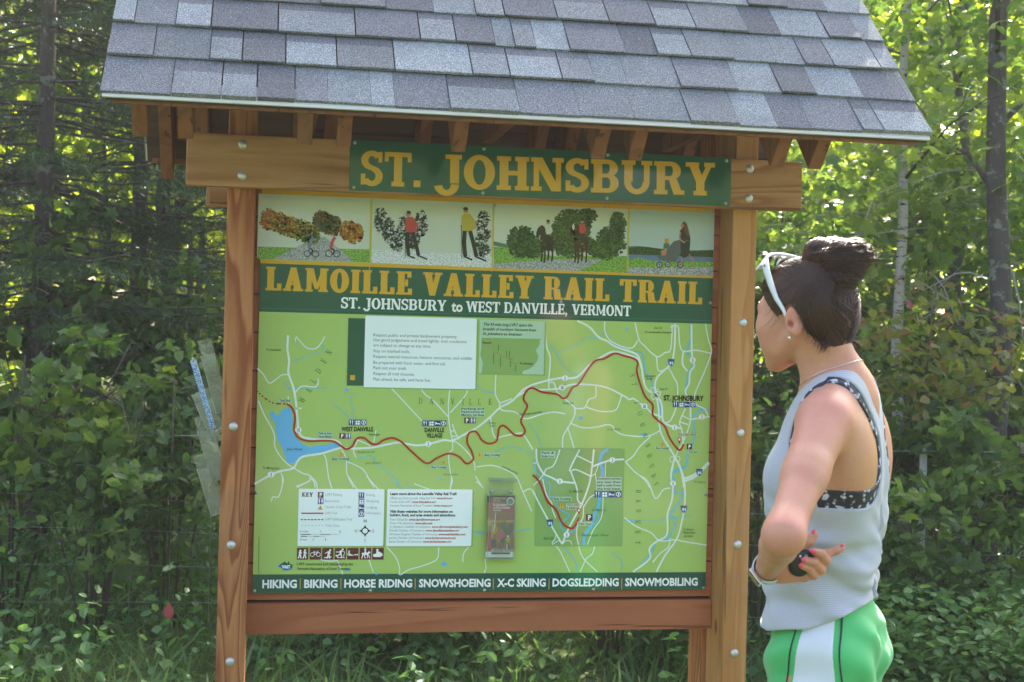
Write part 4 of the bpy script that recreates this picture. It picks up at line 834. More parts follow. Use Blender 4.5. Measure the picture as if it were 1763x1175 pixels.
big('ST.JOHNSBURY', [(*z6(p)[0], a) for p, a in (((1018,418),-80),((1030,478),-78),((1025,520),-75),((1057,600),-75),((1070,675),-72),((1088,750),-70),((1105,822),-70),((1125,890),-68),((1135,960),-65),((1150,1030),-65),((1165,1095),-62),((1180,1150),-62))], 9)
big('BARNET', [(*z8(p)[0], -90) for p in ((907,290),(907,345),(907,403),(905,465),(903,525),(902,585))], 9)
B.line('map_lettering', 'textgreen', z7((98,395),(96,635)), .8, 9, False, dash=1.6)
B.flush(board)
for px, py in ((852,354),(1043,356.5),(1224,362),(441.5,849),(437.8,1017.5),(637.5,1017),(834,1016.5),(1022,1015),(1211.5,1012.5),(1216,852),(1223.5,522),(966,520)):
    c = on_y(px, py, YB); bolt(board, min(c[0], .604), YB, c[2], screw_me, 'screw')
# ------------------------------------------------------------------ the woman: smooth signed-distance body, meshed with surface nets
def surface_nets(f, lo, hi, h, name, smooth=True):
    lo = np.array(lo, float); hi = np.array(hi, float); bs = 8
    nb = np.ceil((hi-lo)/(h*bs)).astype(int); N = nb*bs+1
    bc = np.stack(np.meshgrid(*[lo[i]+(np.arange(nb[i])+.5)*h*bs for i in range(3)], indexing='ij'), -1).reshape(-1, 3)
    vb = f(bc); act = np.abs(vb) < h*bs*1.35
    G = np.ones(N, np.float32)
    bi = np.stack(np.unravel_index(np.arange(len(bc)), nb), 1)
    for ii in bi[(~act) & (vb < 0)]: x, y, z = ii*bs; G[x:x+bs+1, y:y+bs+1, z:z+bs+1] = -1
    r = np.arange(bs+1); off = np.stack(np.meshgrid(r, r, r, indexing='ij'), -1).reshape(-1, 3)
    A = bi[act]
    for c in range(0, len(A), 500):
        idx = (A[c:c+500, None]*bs+off[None]).reshape(-1, 3); G[idx[:, 0], idx[:, 1], idx[:, 2]] = f(lo+idx*h)
    ins = G < 0
    s = ins[:-1, :-1, :-1].astype(np.int8)
    for a in (0, 1):
        for b in (0, 1):
            for c in (0, 1):
                if a+b+c: s = s+ins[a:N[0]-1+a, b:N[1]-1+b, c:N[2]-1+c]
    cells = np.argwhere((s > 0) & (s < 8)); cid = -np.ones(N-1, np.int64); cid[tuple(cells.T)] = np.arange(len(cells))
    acc = np.zeros((len(cells), 3)); cnt = np.zeros(len(cells))
    cor = [(a, b, c) for a in (0,1) for b in (0,1) for c in (0,1)]
    for p in cor:
        for ax in range(3):
            if p[ax]: continue
            q = list(p); q[ax] = 1
            ia = cells+p; ib = cells+q; va = G[tuple(ia.T)]; v2 = G[tuple(ib.T)]; m_ = (va < 0) != (v2 < 0)
            t = np.where(m_, va/(va-v2+1e-12), 0); pos = np.array(p, float)[None]+t[:, None]*(np.array(q)-np.array(p))[None]
            acc[m_] += pos[m_]; cnt[m_] += 1
    V = lo+(cells+acc/np.maximum(cnt, 1)[:, None])*h
    F = []
    for ax in range(3):
        o1, o2 = [(1, 2), (2, 0), (0, 1)][ax]
        a = [slice(None)]*3; b = [slice(None)]*3; a[ax] = slice(0, -1); b[ax] = slice(1, None)
        ch = np.argwhere(ins[tuple(a)] != ins[tuple(b)]); ch = ch[(ch[:, o1] > 0) & (ch[:, o2] > 0) & (ch[:, o1] < N[o1]-1) & (ch[:, o2] < N[o2]-1)]
        e1 = np.zeros(3, int); e1[o1] = 1; e2 = np.zeros(3, int); e2[o2] = 1
        q_ = np.stack([cid[tuple((ch-e1-e2).T)], cid[tuple((ch-e2).T)], cid[tuple(ch.T)], cid[tuple((ch-e1).T)]], 1)
        inside = ins[tuple(ch.T)]; q_[~inside] = q_[~inside][:, ::-1]; F.append(q_)
    F = np.concatenate(F); F = F[(F >= 0).all(1)]
    return np_mesh(name, V, F, smooth)
def sd_cone(p, a, b, ra, rb):                    # capsule whose radius runs from ra to rb
    a = np.asarray(a, float); b = np.asarray(b, float); ba = b-a
    t = np.clip(((p-a)@ba)/(ba@ba), 0, 1); return np.linalg.norm(p-a-t[:, None]*ba, axis=1)-(ra+(rb-ra)*t)
def sd_ell(p, c, r, ax=None):
    q = p-np.asarray(c, float)
    if ax is not None: q = q@np.asarray(ax).T
    r = np.asarray(r, float); k0 = np.linalg.norm(q/r, axis=1); k1 = np.linalg.norm(q/(r*r), axis=1)
    return k0*(k0-1)/(k1+1e-9)
def smin(a, b, k): h = np.clip(.5+.5*(b-a)/k, 0, 1); return b+(a-b)*h-k*h*(1-h)
def smax(a, b, k): return -smin(-a, -b, k)
DW = 2.62
def G_(px, py, dd=0.0): return at(px, py, DW+dd)
ur = np.array([0, 0, 1.0]); ARh = AR.copy(); ARh[2] = 0; ARh /= np.linalg.norm(ARh); AFh = np.array([math.sin(YAW), math.cos(YAW), 0])
def frame(deg): a = math.radians(deg); F = -math.cos(a)*ARh+math.sin(a)*AFh; return F, np.cross(ur, F)
BF, BL = frame(27)
BO = G_(1430, 800, 0); BO[2] = 0
def W_(f, l, u): return BO+BF*f+BL*l+ur*u
def loc(p): q = p-BO; return q@BF, q@BL, q[:, 2]
BAX = np.array([BF, BL, ur])
# head frame
HF0, HL = frame(48); tl = math.radians(-5)
HF = HF0*math.cos(tl)+ur*math.sin(tl); HU = np.cross(HF, HL); HO = G_(1385, 529, .0)
def H_(f, l, u): return HO+HF*f+HL*l+HU*u
HAX = np.array([HF, HL, HU])
def hloc(p): return (p-HO)@HAX.T
# arm and hand joints, read from the photograph
SH_L = W_(-.022, .150, 1.318); EL_L = G_(1349, 922, -.345); WR_L = G_(1322, 980, -.150)
SH_R = W_(.0, -.135, 1.305); EL_R = W_(.055, -.158, 1.06); WR_R = W_(.105, -.150, .845)
FING = {'index': ([(1396,959,-.152),(1424,954,-.156),(1440,948,-.157),(1449,944.5,-.157)], (.0098,.0082,.0072,.0055)),
        'middle': ([(1396,968,-.150),(1421,966,-.163),(1414,954,-.184),(1403,950,-.190)], (.0100,.0092,.0082,.0066)),
        'ring': ([(1391,978,-.150),(1413,981.5,-.164),(1402,969,-.185),(1387,965,-.191)], (.0098,.0090,.0080,.0064)),
        'little': ([(1383,988,-.152),(1401,990.5,-.164),(1393,979,-.182),(1381,975,-.188)], (.0092,.0080,.0070,.0056)),
        'thumb': ([(1350,972,-.160),(1377,945,-.166),(1392,932,-.170),(1402,921,-.172)], (.0150,.0108,.0095,.0072))}
def d_hand(p):
    d = sd_cone(p, WR_L, G_(1352, 982, -.156), .0215, .021)
    for k_ in ('index', 'middle', 'ring', 'little'):
        pt, r = FING[k_]; d = smin(d, sd_cone(p, G_(1342, 981, -.154), G_(*pt[0]), .017, .0125), .012)
    d = smin(d, sd_cone(p, G_(1340, 985, -.158), G_(1385, 990, -.158), .015, .0105), .01)
    for k_, (pt, r) in FING.items():
        c = None
        for i in range(3):
            q = sd_cone(p, G_(*pt[i]), G_(*pt[i+1]), r[i], r[i+1]); c = q if c is None else smin(c, q, .0035)
        d = smin(d, c, .0045 if k_ != 'thumb' else .007)
    return d
def d_head(p):
    q = hloc(p); I = None
    E = lambda c, r: sd_ell(q, c, r); C = lambda a, b, ra, rb: sd_cone(q, a, b, ra, rb)
    d = E((-.010, 0, .006), (.089, .072, .078)); d = smin(d, E((-.038, 0, -.02), (.056, .062, .062)), .02)
    d = smin(d, E((.040, 0, -.035), (.050, .056, .066)), .03)
    for s in (1, -1):
        d = smin(d, C((-.002, s*.048, -.060), (.068, s*.011, -.102), .014, .0125), .018)
        d = smin(d, E((.052, s*.038, -.036), (.028, .024, .026)), .02)
        d = smin(d, C((.073, s*.012, .006), (.062, s*.045, .004), .012, .010), .012)
        d = smin(d, E((.050, s*.033, -.068), (.026, .018, .022)), .018)
    d = smin(d, E((.074, 0, -.102), (.016, .017, .0145)), .014); d = smin(d, E((.062, 0, -.075), (.026, .030, .026)), .02)
    for s in (1, -1): d = smax(d, -E((.096, s*.031, -.012), (.018, .017, .012)), .012)
    d = smin(d, C((.082, 0, -.008), (.102, 0, -.044), .007, .010), .010); d = smin(d, E((.090, 0, -.048), (.010, .016, .008)), .008)
    d = smin(d, E((.086, 0, -.0685), (.009, .021, .0052)), .005); d = smin(d, E((.084, 0, -.0790), (.010, .018, .0060)), .005)
    d = smax(d, -C((.097, -.02, -.0738), (.097, .02, -.0738), .0018, .0018), .004)
    for s in (1, -1):                              # ears: rim, bowl and lobe
        c = np.array((-.028, s*.071, -.032)); t = q-c; t = t.copy(); t[:, 1] *= s
        a = math.radians(24); out = np.stack([t[:, 0]*math.cos(a)+t[:, 1]*math.sin(a), -t[:, 0]*math.sin(a)+t[:, 1]*math.cos(a), t[:, 2]-t[:, 0]*.18], 1)
        e = sd_ell(out, (0, .006, 0), (.0170, .0085, .0285)); e = smax(e, -sd_ell(out, (.002, .0165, .005), (.0105, .0095, .0195)), .004)
        e = smin(e, sd_ell(out, (.001, .0065, .004), (.004, .004, .015)), .004); e = smax(e, -sd_ell(out, (.006, .012, -.006), (.006, .012, .008)), .003)
        d = smin(d, e, .006)
    return d
def d_torso(p, k=.04):
    f, l, u = loc(p); q = np.stack([f, l, u], 1); E = lambda c, r: sd_ell(q, c, r)
    C = lambda a, b, ra, rb: sd_cone(q, a, b, ra, rb)
    d = E((-.002, 0, 1.215), (.098, .138, .190)); d = smin(d, E((.014, 0, 1.02), (.070, .100, .17)), .05)
    d = smin(d, E((-.002, 0, .90), (.088, .134, .12)), .05)
    for s in (1, -1):
        d = smin(d, E((-.028, s*.062, .868), (.064, .074, .086)), .03); d = smin(d, E((.052, s*.060, 1.205), (.052, .055, .06)), .03)
        d = smin(d, C((-.02, s*.04, 1.345), (-.020, s*.125, 1.322), .045, .044), .04)
        d = smin(d, C((-.030, s*.028, 1.395), (-.022, s*.105, 1.348), .030, .026), .035)
        d = smin(d, E((-.058, s*.085, 1.245), (.038, .052, .085)), .03)   # shoulder blade
    d = smax(d, -C((-.125, 0, 1.02), (-.118, 0, 1.30), .020, .016), .03)  # spine furrow
    return d
def d_legs(p):
    f, l, u = loc(p); q = np.stack([f, l, u], 1); C = lambda a, b, ra, rb: sd_cone(q, a, b, ra, rb); d = None
    for s in (1, -1):
        e = C((.0, s*.072, .84), (.015, s*.075, .48), .076, .050); e = smin(e, C((.015, s*.075, .48), (-.012, s*.07, .30), .048, .050), .02); e = smin(e, C((-.012, s*.07, .30), (-.01, s*.07, .09), .048, .032), .02)
        d = e if d is None else smin(d, e, .01)
    return d
def d_neck(p): return smin(sd_cone(p, W_(-.014, 0, 1.345), H_(-.020, 0, -.055), .056, .0455), sd_cone(p, W_(-.040, 0, 1.36), H_(-.045, 0, -.065), .040, .038), .02)
def d_arms(p):
    d = sd_cone(p, SH_L, SH_L+(EL_L-SH_L)*.5, .047, .0370); d = smin(d, sd_cone(p, SH_L+(EL_L-SH_L)*.45, EL_L, .0370, .0290), .02)
    d = smin(d, sd_ell(p, EL_L+(EL_L-WR_L)*.05+AR*.004-AU*.004, (.014,)*3), .02)
    M1 = EL_L+(WR_L-EL_L)*.3; d = smin(d, sd_cone(p, EL_L, M1, .0272, .0300), .035); d = smin(d, sd_cone(p, M1, WR_L, .0300, .0225), .015)
    r = sd_cone(p, SH_R, EL_R, .046, .036); M2 = EL_R+(WR_R-EL_R)*.3; r = smin(r, sd_cone(p, EL_R, M2, .035, .038), .012); r = smin(r, sd_cone(p, M2, WR_R, .038, .023), .015)
    HR = WR_R+(WR_R-EL_R)/np.linalg.norm(WR_R-EL_R)*.075; r = smin(r, sd_cone(p, WR_R, HR, .022, .020), .012)
    dirn = (HR-WR_R)/np.linalg.norm(HR-WR_R)
    for i in range(4): b_ = HR+ur*(.022-.0145*i); r = smin(r, sd_cone(p, b_, b_+dirn*(.07-.008*abs(i-1)), .0088, .0068), .004)
    r = smin(r, sd_cone(p, WR_R+ur*.02, WR_R+ur*.045+dirn*.05, .013, .009), .008)
    return d, r
def d_body(p):
    d = d_torso(p); a, r = d_arms(p); d = smin(d, d_legs(p), .03); d = smin(d, r, .035); d = smin(d, a, .035); d = smin(d, d_neck(p), .03)
    return smin(d, d_head(p), .018)
def skin_mat():
    mt = mat('skin', (.60, .36, .27), .48, .4); g = NT(mt); v = g.coord()
    a = g.noise(v, 14, 5, .65); b = g.noise(v, 420, 5, .75)
    c = g.mix(g.ramp(a, [(.35, (0,0,0)), (.7, (1,1,1))]), (.60,.305,.205), (.60,.25,.175))
    geo = g.n('NewGeometry')                     # pinker cheek, shoulder and elbow
    for ctr, rad, amt in ((tuple(H_(.06, .05, -.045)), .045, .35), (tuple(SH_L+BL*.03+ur*.02), .09, .35), (tuple(EL_L), .045, .75), (tuple(W_(-.09, .07, 1.23)), .13, .8), (tuple(H_(-.028, .08, -.03)), .03, .6)):
        vm = g.n('VectorMath', operation='DISTANCE'); g.l(geo.outputs['Position'], vm.inputs[0]); vm.inputs[1].default_value = ctr
        mr = g.n('MapRange'); g.l(vm.outputs['Value'], mr.inputs[0]); mr.inputs[1].default_value = rad; mr.inputs[2].default_value = rad*.2; mr.inputs[3].default_value = 0; mr.inputs[4].default_value = amt
        c = g.mix(mr.outputs[0], c, (.58,.30,.14) if rad > .1 else (.62,.23,.18))
    c = g.mix(g.ramp(b, [(.38, (1,1,1)), (.55, (0,0,0))]), c, (.50,.22,.14)) if False else g.mix(g.math('MULTIPLY', g.ramp(g.noise(v, 170, 4, .8), [(.50, (0,0,0)), (.70, (1,1,1))]), .30), c, (.46,.19,.12))
    g.base(c); g.b.inputs['Subsurface Weight'].default_value = .12; g.b.inputs['Subsurface Radius'].default_value = (.012,.005,.003); g.b.inputs['Subsurface Scale'].default_value = .6
    g.bump(b, .3, .0007); return mt
M['skin'] = skin_mat()
woman = empty('person', (BO[0], BO[1], 0), 'woman in pale blue racerback top and green shorts holding a key fob', 'person')
hm = .0033
body_me = surface_nets(d_body, W_(0,0,0)+[-.42,-.52,.02], W_(0,0,0)+[.36,.30,1.69], hm, 'body')
bm = bmesh.new(); bm.from_mesh(body_me)          # fine hand joined at the wrist, inside the watch strap
cut = [v for v in bm.verts if (np.dot(np.array(v.co)-WR_L, (WR_L-EL_L)/np.linalg.norm(WR_L-EL_L))) > .004 and np.linalg.norm(np.array(v.co)-WR_L) < .045]
bmesh.ops.delete(bm, geom=cut, context='VERTS')
ha = surface_nets(d_hand, G_(1322,980,-.150)+[-.05,-.08,-.07], G_(1322,980,-.150)+[.19,.09,.11], .0013, 'hand')
bm.from_mesh(ha); bm.to_mesh(body_me); bm.free(); body_me.update(); body_me.polygons.foreach_set('use_smooth', [True]*len(body_me.polygons))
body = link('body', body_me, woman, M['skin'])

# ---- hair
def hair_mat(name, c=(.028,.0105,.008)):
    mt = mat(name, c, .5, .35); g = NT(mt); v = g.coord(); a = g.noise(v, 45, 3, .6)
    g.base(g.mix(a, tuple(x*.5 for x in c), (c[0]*2.2, c[1]*1.7, c[2]*1.5))); return mt
M['hair'] = hair_mat('dark_brown_hair')
mt = mat('hair_strand', (.04,.02,.014), .33, .6); g = NT(mt); at_ = g.n('Attribute'); at_.attribute_name = 'tint'
g.base(g.ramp(at_.outputs['Fac'], [(0, (.010,.005,.004)), (.5, (.042,.0155,.010)), (.85, (.10,.034,.017)), (1, (.20,.072,.03))])); M['strand'] = mt
HLX = [-.16, -.100, -.078, -.054, -.042, -.028, -.010, .004, .020, .044, .070, .12]
HLY = [-.100, -.094, -.088, -.064, -.034, .002, .000, -.018, .000, .030, .055, .075]
BUN = np.array((-.074, 0, .074))
def d_scalp(q): return smin(sd_ell(q, (-.008, 0, .008), (.098, .080, .086)), sd_ell(q, (-.042, 0, -.028), (.058, .066, .066)), .02)
def hair_f(p):
    q = hloc(p); d = d_scalp(q); g_ = np.interp(q[:, 0], HLX, HLY)
    ang = np.arctan2(q[:, 1]-BUN[1], (q[:, 0]-BUN[0])); d = d-.0016*np.sin(ang*46+q[:, 2]*60)-.0012*np.sin(ang*23-q[:, 2]*90)
    d = smax(d, g_-q[:, 2], .008)
    return smin(d, sd_ell(q, BUN+(.006, 0, -.012), (.030, .030, .024)), .02)
hair = link('hair', surface_nets(hair_f, HO-.17, HO+.17, .0022, 'hair'), woman, M['hair'])
rh = np.random.default_rng(3)
def strands(name, curves, rad, parent):          # thin three-sided tubes
    q = MB(); V, F = [], []; base = 0
    for P in curves:
        P = np.array(P); n = len(P); T = np.gradient(P, axis=0); T /= np.linalg.norm(T, axis=1)[:, None]+1e-9
        U = np.cross(T, [.3, .2, .93]); U /= np.linalg.norm(U, axis=1)[:, None]+1e-9; Wv = np.cross(T, U)
        rr = rad*np.linspace(1, .45, n)[:, None]
        for j in range(3): a = 2*math.pi*j/3; V.append(P+(U*math.cos(a)+Wv*math.sin(a))*rr)
        for j in range(3):
            a = base+j*n+np.arange(n-1); b = base+((j+1) % 3)*n+np.arange(n-1); F.append(np.stack([a, b, b+1, a+1], 1))
        base += 3*n
    me = np_mesh(name, np.concatenate(V), np.concatenate(F), True); a_ = me.attributes.new('tint', 'FLOAT', 'POINT')
    a_.data.foreach_set('value', np.concatenate([np.full(3*len(P), rh.uniform(0, 1)) for P in curves]).astype(np.float32)); return link(name, me, parent, M['strand'], 'stuff')
def onscalp(q, off):                               # push a head-space point onto the hair surface
    for _ in range(5):
        d = d_scalp(q)-off; e = 1e-4
        g_ = np.stack([d_scalp(q+np.eye(3)[i]*e)-d_scalp(q-np.eye(3)[i]*e) for i in range(3)], 1)/(2*e)
        q = q-g_*d[:, None]
    return q
cur = []
for _ in range(4200):
    th = rh.uniform(0, 2*math.pi); s = rh.choice((1, -1)); f0 = rh.uniform(-.11, .085) if rh.random() < .75 else rh.uniform(.0, .085)
    hy = np.interp(f0, HLX, HLY)
    if rh.random() < .45: hy = hy+rh.uniform(0, .12)
    y2 = 1-((f0+.012)/.099)**2-((hy-.014)/.09)**2
    p0 = np.array([f0, s*.082*math.sqrt(max(.02, y2))*rh.uniform(.2 if y2 < .3 else .92, 1), hy])
    end = BUN+(rh.uniform(-.01, .02), s*abs(rh.normal(0, .012)), rh.uniform(-.02, .0))
    t = np.linspace(0, 1, 11)[:, None]; q = p0*(1-t)+end*t; q[:, 1] += (s*.045*np.sin(t[:, 0]*math.pi)); q += rh.normal(0, .0006, (1, 3))
    o = .0012+rh.uniform(0, .0022); q = onscalp(q, o); cur.append(HO+q@HAX)
for _ in range(150):                                # loose hairs at temple and nape
    s = rh.choice((1, -1)); f0 = rh.uniform(.0, .06) if rh.random() < .05 else rh.uniform(-.10, -.03); hy = np.interp(f0, HLX, HLY)
    p0 = onscalp(np.array([[f0, s*.07, hy]]), .001)[0]; dv = np.array([rh.uniform(.2, 1)*(1 if f0 > 0 else -.4), s*.3, -1])*rh.uniform(.012, .03)
    t = np.linspace(0, 1, 7)[:, None]; q = p0+dv*t+np.array([-.01, s*.004, 0])*np.sin(t*3); cur.append(HO+q@HAX)
strands('hair_strands', cur, .00055, hair)
def bunf(p):
    q = hloc(p); d = 1e9
    for c, r in LUMPS: d = np.minimum(d, sd_ell(q, c, r)) if isinstance(d, float) is False and not np.isscalar(d) else sd_ell(q, c, r)
    a = np.arctan2(q[:, 2]-.09, q[:, 0]+.075)
    return d-.0016*np.sin(a*30+q[:, 1]*220)
def hpx(px, py, dd=0.0): return hloc(np.array([G_(px, py, dd)]))[0]
LUMPS = [(hpx(1452, 452, -.055), (.046, .042, .042)), (hpx(1412, 441, -.035), (.031, .030, .032)), (hpx(1481, 441, -.075), (.021, .024, .026)), (hpx(1443, 482, -.055), (.040, .038, .024)), (hpx(1434, 428, -.02), (.027, .03, .020)), (hpx(1472, 422, -.045), (.021, .024, .013))]
def bun_f2(p):
    q = hloc(p); d = None
    for c, r in LUMPS: e = sd_ell(q, c, r); d = e if d is None else smin(d, e, .006)
    a = np.arctan2(q[:, 2]-.09, q[:, 0]+.075); return d-.0013*np.sin(a*28+q[:, 1]*180)
bun = link('hair_bun', surface_nets(bun_f2, HO+[-.12,-.12,0], HO+[.20,.18,.17], .0022, 'hair_bun'), woman, M['hair'])
cur = []
for ci, (c, r) in enumerate(LUMPS):
    r = np.array(r); nax = np.array([(.25, .1, 1), (.9, .2, .3), (.5, -.1, .8), (.1, 0, 1), (.8, .3, .4), (.2, .2, 1)][ci]); nax = nax/np.linalg.norm(nax)
    for _ in range(380 if ci < 2 else 200):
        ax = nax+rh.normal(0, .13, 3); ax /= np.linalg.norm(ax); u_ = np.cross(ax, (0, 1, .1)); u_ /= np.linalg.norm(u_); v_ = np.cross(ax, u_)
        h0 = rh.uniform(-.85, .85); rr = math.sqrt(1-h0*h0); a0 = rh.uniform(0, 6.28); t = np.linspace(a0, a0+rh.uniform(1.5, 3.8), 14)[:, None]
        q = (u_*np.cos(t)+v_*np.sin(t))*rr+ax*h0+ax*.12*np.sin(t*.7); q = q/np.linalg.norm(q, axis=1)[:, None]*(1+rh.uniform(.005, .09)); cur.append(HO+(c+q*r)@HAX)
for _ in range(190):
    c, r = LUMPS[rh.integers(0, 3)]; dv = rh.normal(0, 1, 3); dv /= np.linalg.norm(dv); dv[2] = abs(dv[2])*.6; t = np.linspace(0, 1, 9)[:, None]
    sd_ = np.cross(dv, (0, 0, 1.)); q = c+dv*np.array(r)*(.95+.60*t)+sd_*.026*np.sin(t*rh.uniform(2, 4)); cur.append(HO+q@HAX)
strands('bun_strands', cur, .00058, bun)

# ---- clothes
def seg2(x, y, a, b, r0, r1=None):
    r1 = r0 if r1 is None else r1; ax, ay = a; bx, by = b[0]-ax, b[1]-ay; t = np.clip(((x-ax)*bx+(y-ay)*by)/(bx*bx+by*by), 0, 1)
    return np.hypot(x-ax-bx*t, y-ay-by*t)-(r0+(r1-r0)*t)
def tank_region(f, l, u, grow=0.0, low=0.0):
    al = np.abs(l)
    bk = np.minimum(seg2(al, u, (0, 1.20), (0, 1.30), .026, .018), seg2(al, u, (.004, 1.300), (.040, 1.352), .017, .015)); bk = np.minimum(bk, seg2(al, u, (.040, 1.352), (.078, 1.415), .015, .017))
    bk = smin(bk, (u-(1.165-low))*.9-.085*np.exp(-(al/.040)**2), .03)
    e_ = np.sqrt(((f+.012)/.062)**2+((u-1.305)/.130)**2)
    main = smax(u-1.31, np.where(al > .085, (1-e_)*.06, -1), .004); main = np.where(al < .07, np.maximum(main, u-1.255), main)
    fr = np.minimum(seg2(al, u, (.078, 1.42), (.088, 1.29), .018, .024), main)
    return np.where(f < -.012, bk, fr)-grow
def folds(f, l, u):
    a = np.arctan2(l, f); w1 = np.sin(u*62+2.2*np.sin(a*2+u*9)+a*1.5); w2 = np.sin(u*118+a*4+2*np.sin(a*3+u*25)); w3 = np.sin(u*34-a*3.0+1.4*np.sin(u*50+a))
    low = np.clip((1.20-u)/.12, 0, 1)*np.clip((u-.9)/.05+.4, 0, 1)
    w4 = np.sin(u*165+3.5*np.sin(a*2.5+1)+2*np.sin(u*30-a*2))*np.clip(1-abs(u-1.03)/.09, 0, 1)
    return (.0052*w1+.0024*w2+.0046*w3+.0022*w4)*low
def tank_f(p):
    f, l, u = loc(p); q = np.stack([f, l, u], 1)
    d = d_torso(p)-.006; loose = smin(sd_ell(q, (.026, 0, 1.07), (.090, .109, .25)), sd_ell(q, (.012, 0, .93), (.089, .133, .16)), .04)
    loose = smax(loose, u-1.23, .03); d = smin(d-.011*np.clip((1.16-u)/.06, 0, 1), loose, .03)-folds(f, l, u)
    hem = .945-.22*np.clip(f, 0, .1)+.46*np.clip(-f, 0, 1)+.003*np.sin(f*40)
    d = smax(d, hem-u, .004); return smax(d, tank_region(f, l, u), .003)
def cloth_mat(name, c, stripe=None, rough=.85):
    mt = mat(name, c, rough, .2); g = NT(mt); b_ = g.b; b_.inputs['Sheen Weight'].default_value = .25; v = g.coord(); n = g.noise(v, 700, 3, .6)
    if stripe:
        wv = g.n('TexWave', bands_direction='Z'); g.l(v, wv.inputs['Vector']); wv.inputs['Scale'].default_value = 95; wv.inputs['Distortion'].default_value = .8; wv.inputs['Detail'].default_value = 1
        g.base(g.mix(wv.outputs['Fac'], c, stripe)); g.bump(g.math('ADD', wv.outputs['Fac'], n), .25, .0006)
    else: g.base(g.mix(n, tuple(x*.88 for x in c), tuple(min(1, x*1.08) for x in c))); g.bump(n, .2, .0006)
    return mt
M['tank'] = cloth_mat('pale_blue_jersey', (.50,.52,.59), (.40,.415,.48)); M['shorts'] = cloth_mat('green_nylon', (.085,.50,.17), rough=.6); M['white'] = cloth_mat('white_nylon', (.70,.74,.86)); M['navy'] = mat('navy_piping', (.012,.016,.045), .6)
lo_, hi_ = W_(0,0,.88)+[-.26,-.26,0], W_(0,0,1.44)+[.26,.26,0]
tank = link('tank_top', surface_nets(tank_f, lo_, hi_, .0026, 'tank_top'), woman, M['tank'])
def bra_f(p):
    f, l, u = loc(p); d = d_torso(p)-.0032; al = np.abs(l)
    rg = tank_region(f, l, u, .018); band = np.maximum(u-(1.198+.03*np.exp(-(al/.05)**2)), 1.13-u); rg = np.minimum(rg, band)
    rg = np.where(f > -.012, np.minimum(tank_region(f, l, u, .008), np.maximum(u-1.215-.04*np.clip(f, 0, .1)/.1, 1.162-u)), rg)
    return smax(d, rg, .002)
mt = mat('patterned_bra', (.02,.022,.035), .6); g = NT(mt); vo = g.n('TexVoronoi'); va_ = g.n('VectorMath', operation='MULTIPLY_ADD'); nz_ = g.n('TexNoise'); nz_.inputs['Scale'].default_value = 55; g.l(g.coord(), nz_.inputs['Vector']); g.l(nz_.outputs[1], va_.inputs[0]); va_.inputs[1].default_value = (.03,.03,.03); g.l(g.coord(), va_.inputs[2]); g.l(va_.outputs[0], vo.inputs['Vector']); vo.inputs['Scale'].default_value = 58; vo.inputs['Randomness'].default_value = .9
n1 = g.noise(g.coord(), 60, 2, .5); g.base(g.ramp(g.math('ADD', vo.outputs['Distance'], g.math('MULTIPLY', n1, .45)), [(.48, (.60,.60,.72)), (.56, (.16,.16,.22)), (.62, (.05,.05,.07)), (.66, (.016,.018,.032))]))
link('sports_bra', surface_nets(bra_f, W_(0,0,1.11)+[-.26,-.26,0], hi_, .0026, 'sports_bra'), woman, mt)
def d_shorts(p):
    f, l, u = loc(p); q = np.stack([f, l, u], 1); d = d_torso(p)-.012
    for s in (1, -1): d = smin(d, sd_cone(q, (.008, s*.068, .86), (.014, s*.074, .60), .080, .094), .03)
    a = np.arctan2(l, f); w_ = 1.5*.0028*np.sin(u*70+3*np.sin(a*2+1)+a*2)+.0022*np.sin(u*36-a*5)+.0018*np.sin(a*14+u*6)*np.clip((.95-u)/.1, 0, 1)
    return d-w_*np.clip((.97-u)/.04, 0, 1)+.006*np.clip((u-.935)/.04, 0, 1)
def shorts_f(p): f, l, u = loc(p); return smax(smax(d_shorts(p), u-1.0, .003), .60-u, .003)
def side_lim(u): t = (.93-u)/.10; return .012+.014*t, -.046-.010*t          # front and back edge of the side stripe
def stripe_f(p):
    f, l, u = loc(p); a, b = side_lim(u); d = smax(d_shorts(p)-.0014, np.maximum(f-a, b-f), .001); d = np.maximum(d, .03-l); return np.maximum(np.maximum(d, u-1.0), .605-u)
def pipe_f(p):
    f, l, u = loc(p); a, b = side_lim(u); e = np.minimum(np.abs(f-(a+.012)), np.abs(f-(b-.011)))-.0013
    d = np.maximum(d_shorts(p)-.0026, e); d = np.maximum(d, .03-l); return np.maximum(np.maximum(d, u-1.0), .605-u)
slo, shi = W_(0,0,.585)+[-.28,-.28,0], W_(0,0,1.02)+[.28,.28,0]
shorts = link('shorts', surface_nets(shorts_f, slo, shi, .0032, 'shorts'), woman, M['shorts'])
link('side_stripe', surface_nets(stripe_f, slo, shi, .0024, 'side_stripe'), shorts, M['white'])
link('piping', surface_nets(pipe_f, slo, shi, .0016, 'piping'), shorts, M['navy'])
for s in (1, -1):
    def shoe(p):
        f, l, u = loc(p); q = np.stack([f, l, u], 1); d = smin(sd_cone(q, (-.04, s*.07, .045), (.10, s*.075, .032), .042, .036), sd_cone(q, (-.03, s*.07, .05), (-.012, s*.07, .10), .04, .036), .02); return smax(d, -(u-.003), .006)
    link('running_shoe', surface_nets(shoe, W_(0,0,0)+[-.25,-.25,-.01], W_(0,0,.16)+[.25,.25,0], .004, 'running_shoe'), woman, mat('shoe_mesh', (.35,.37,.42), .7))

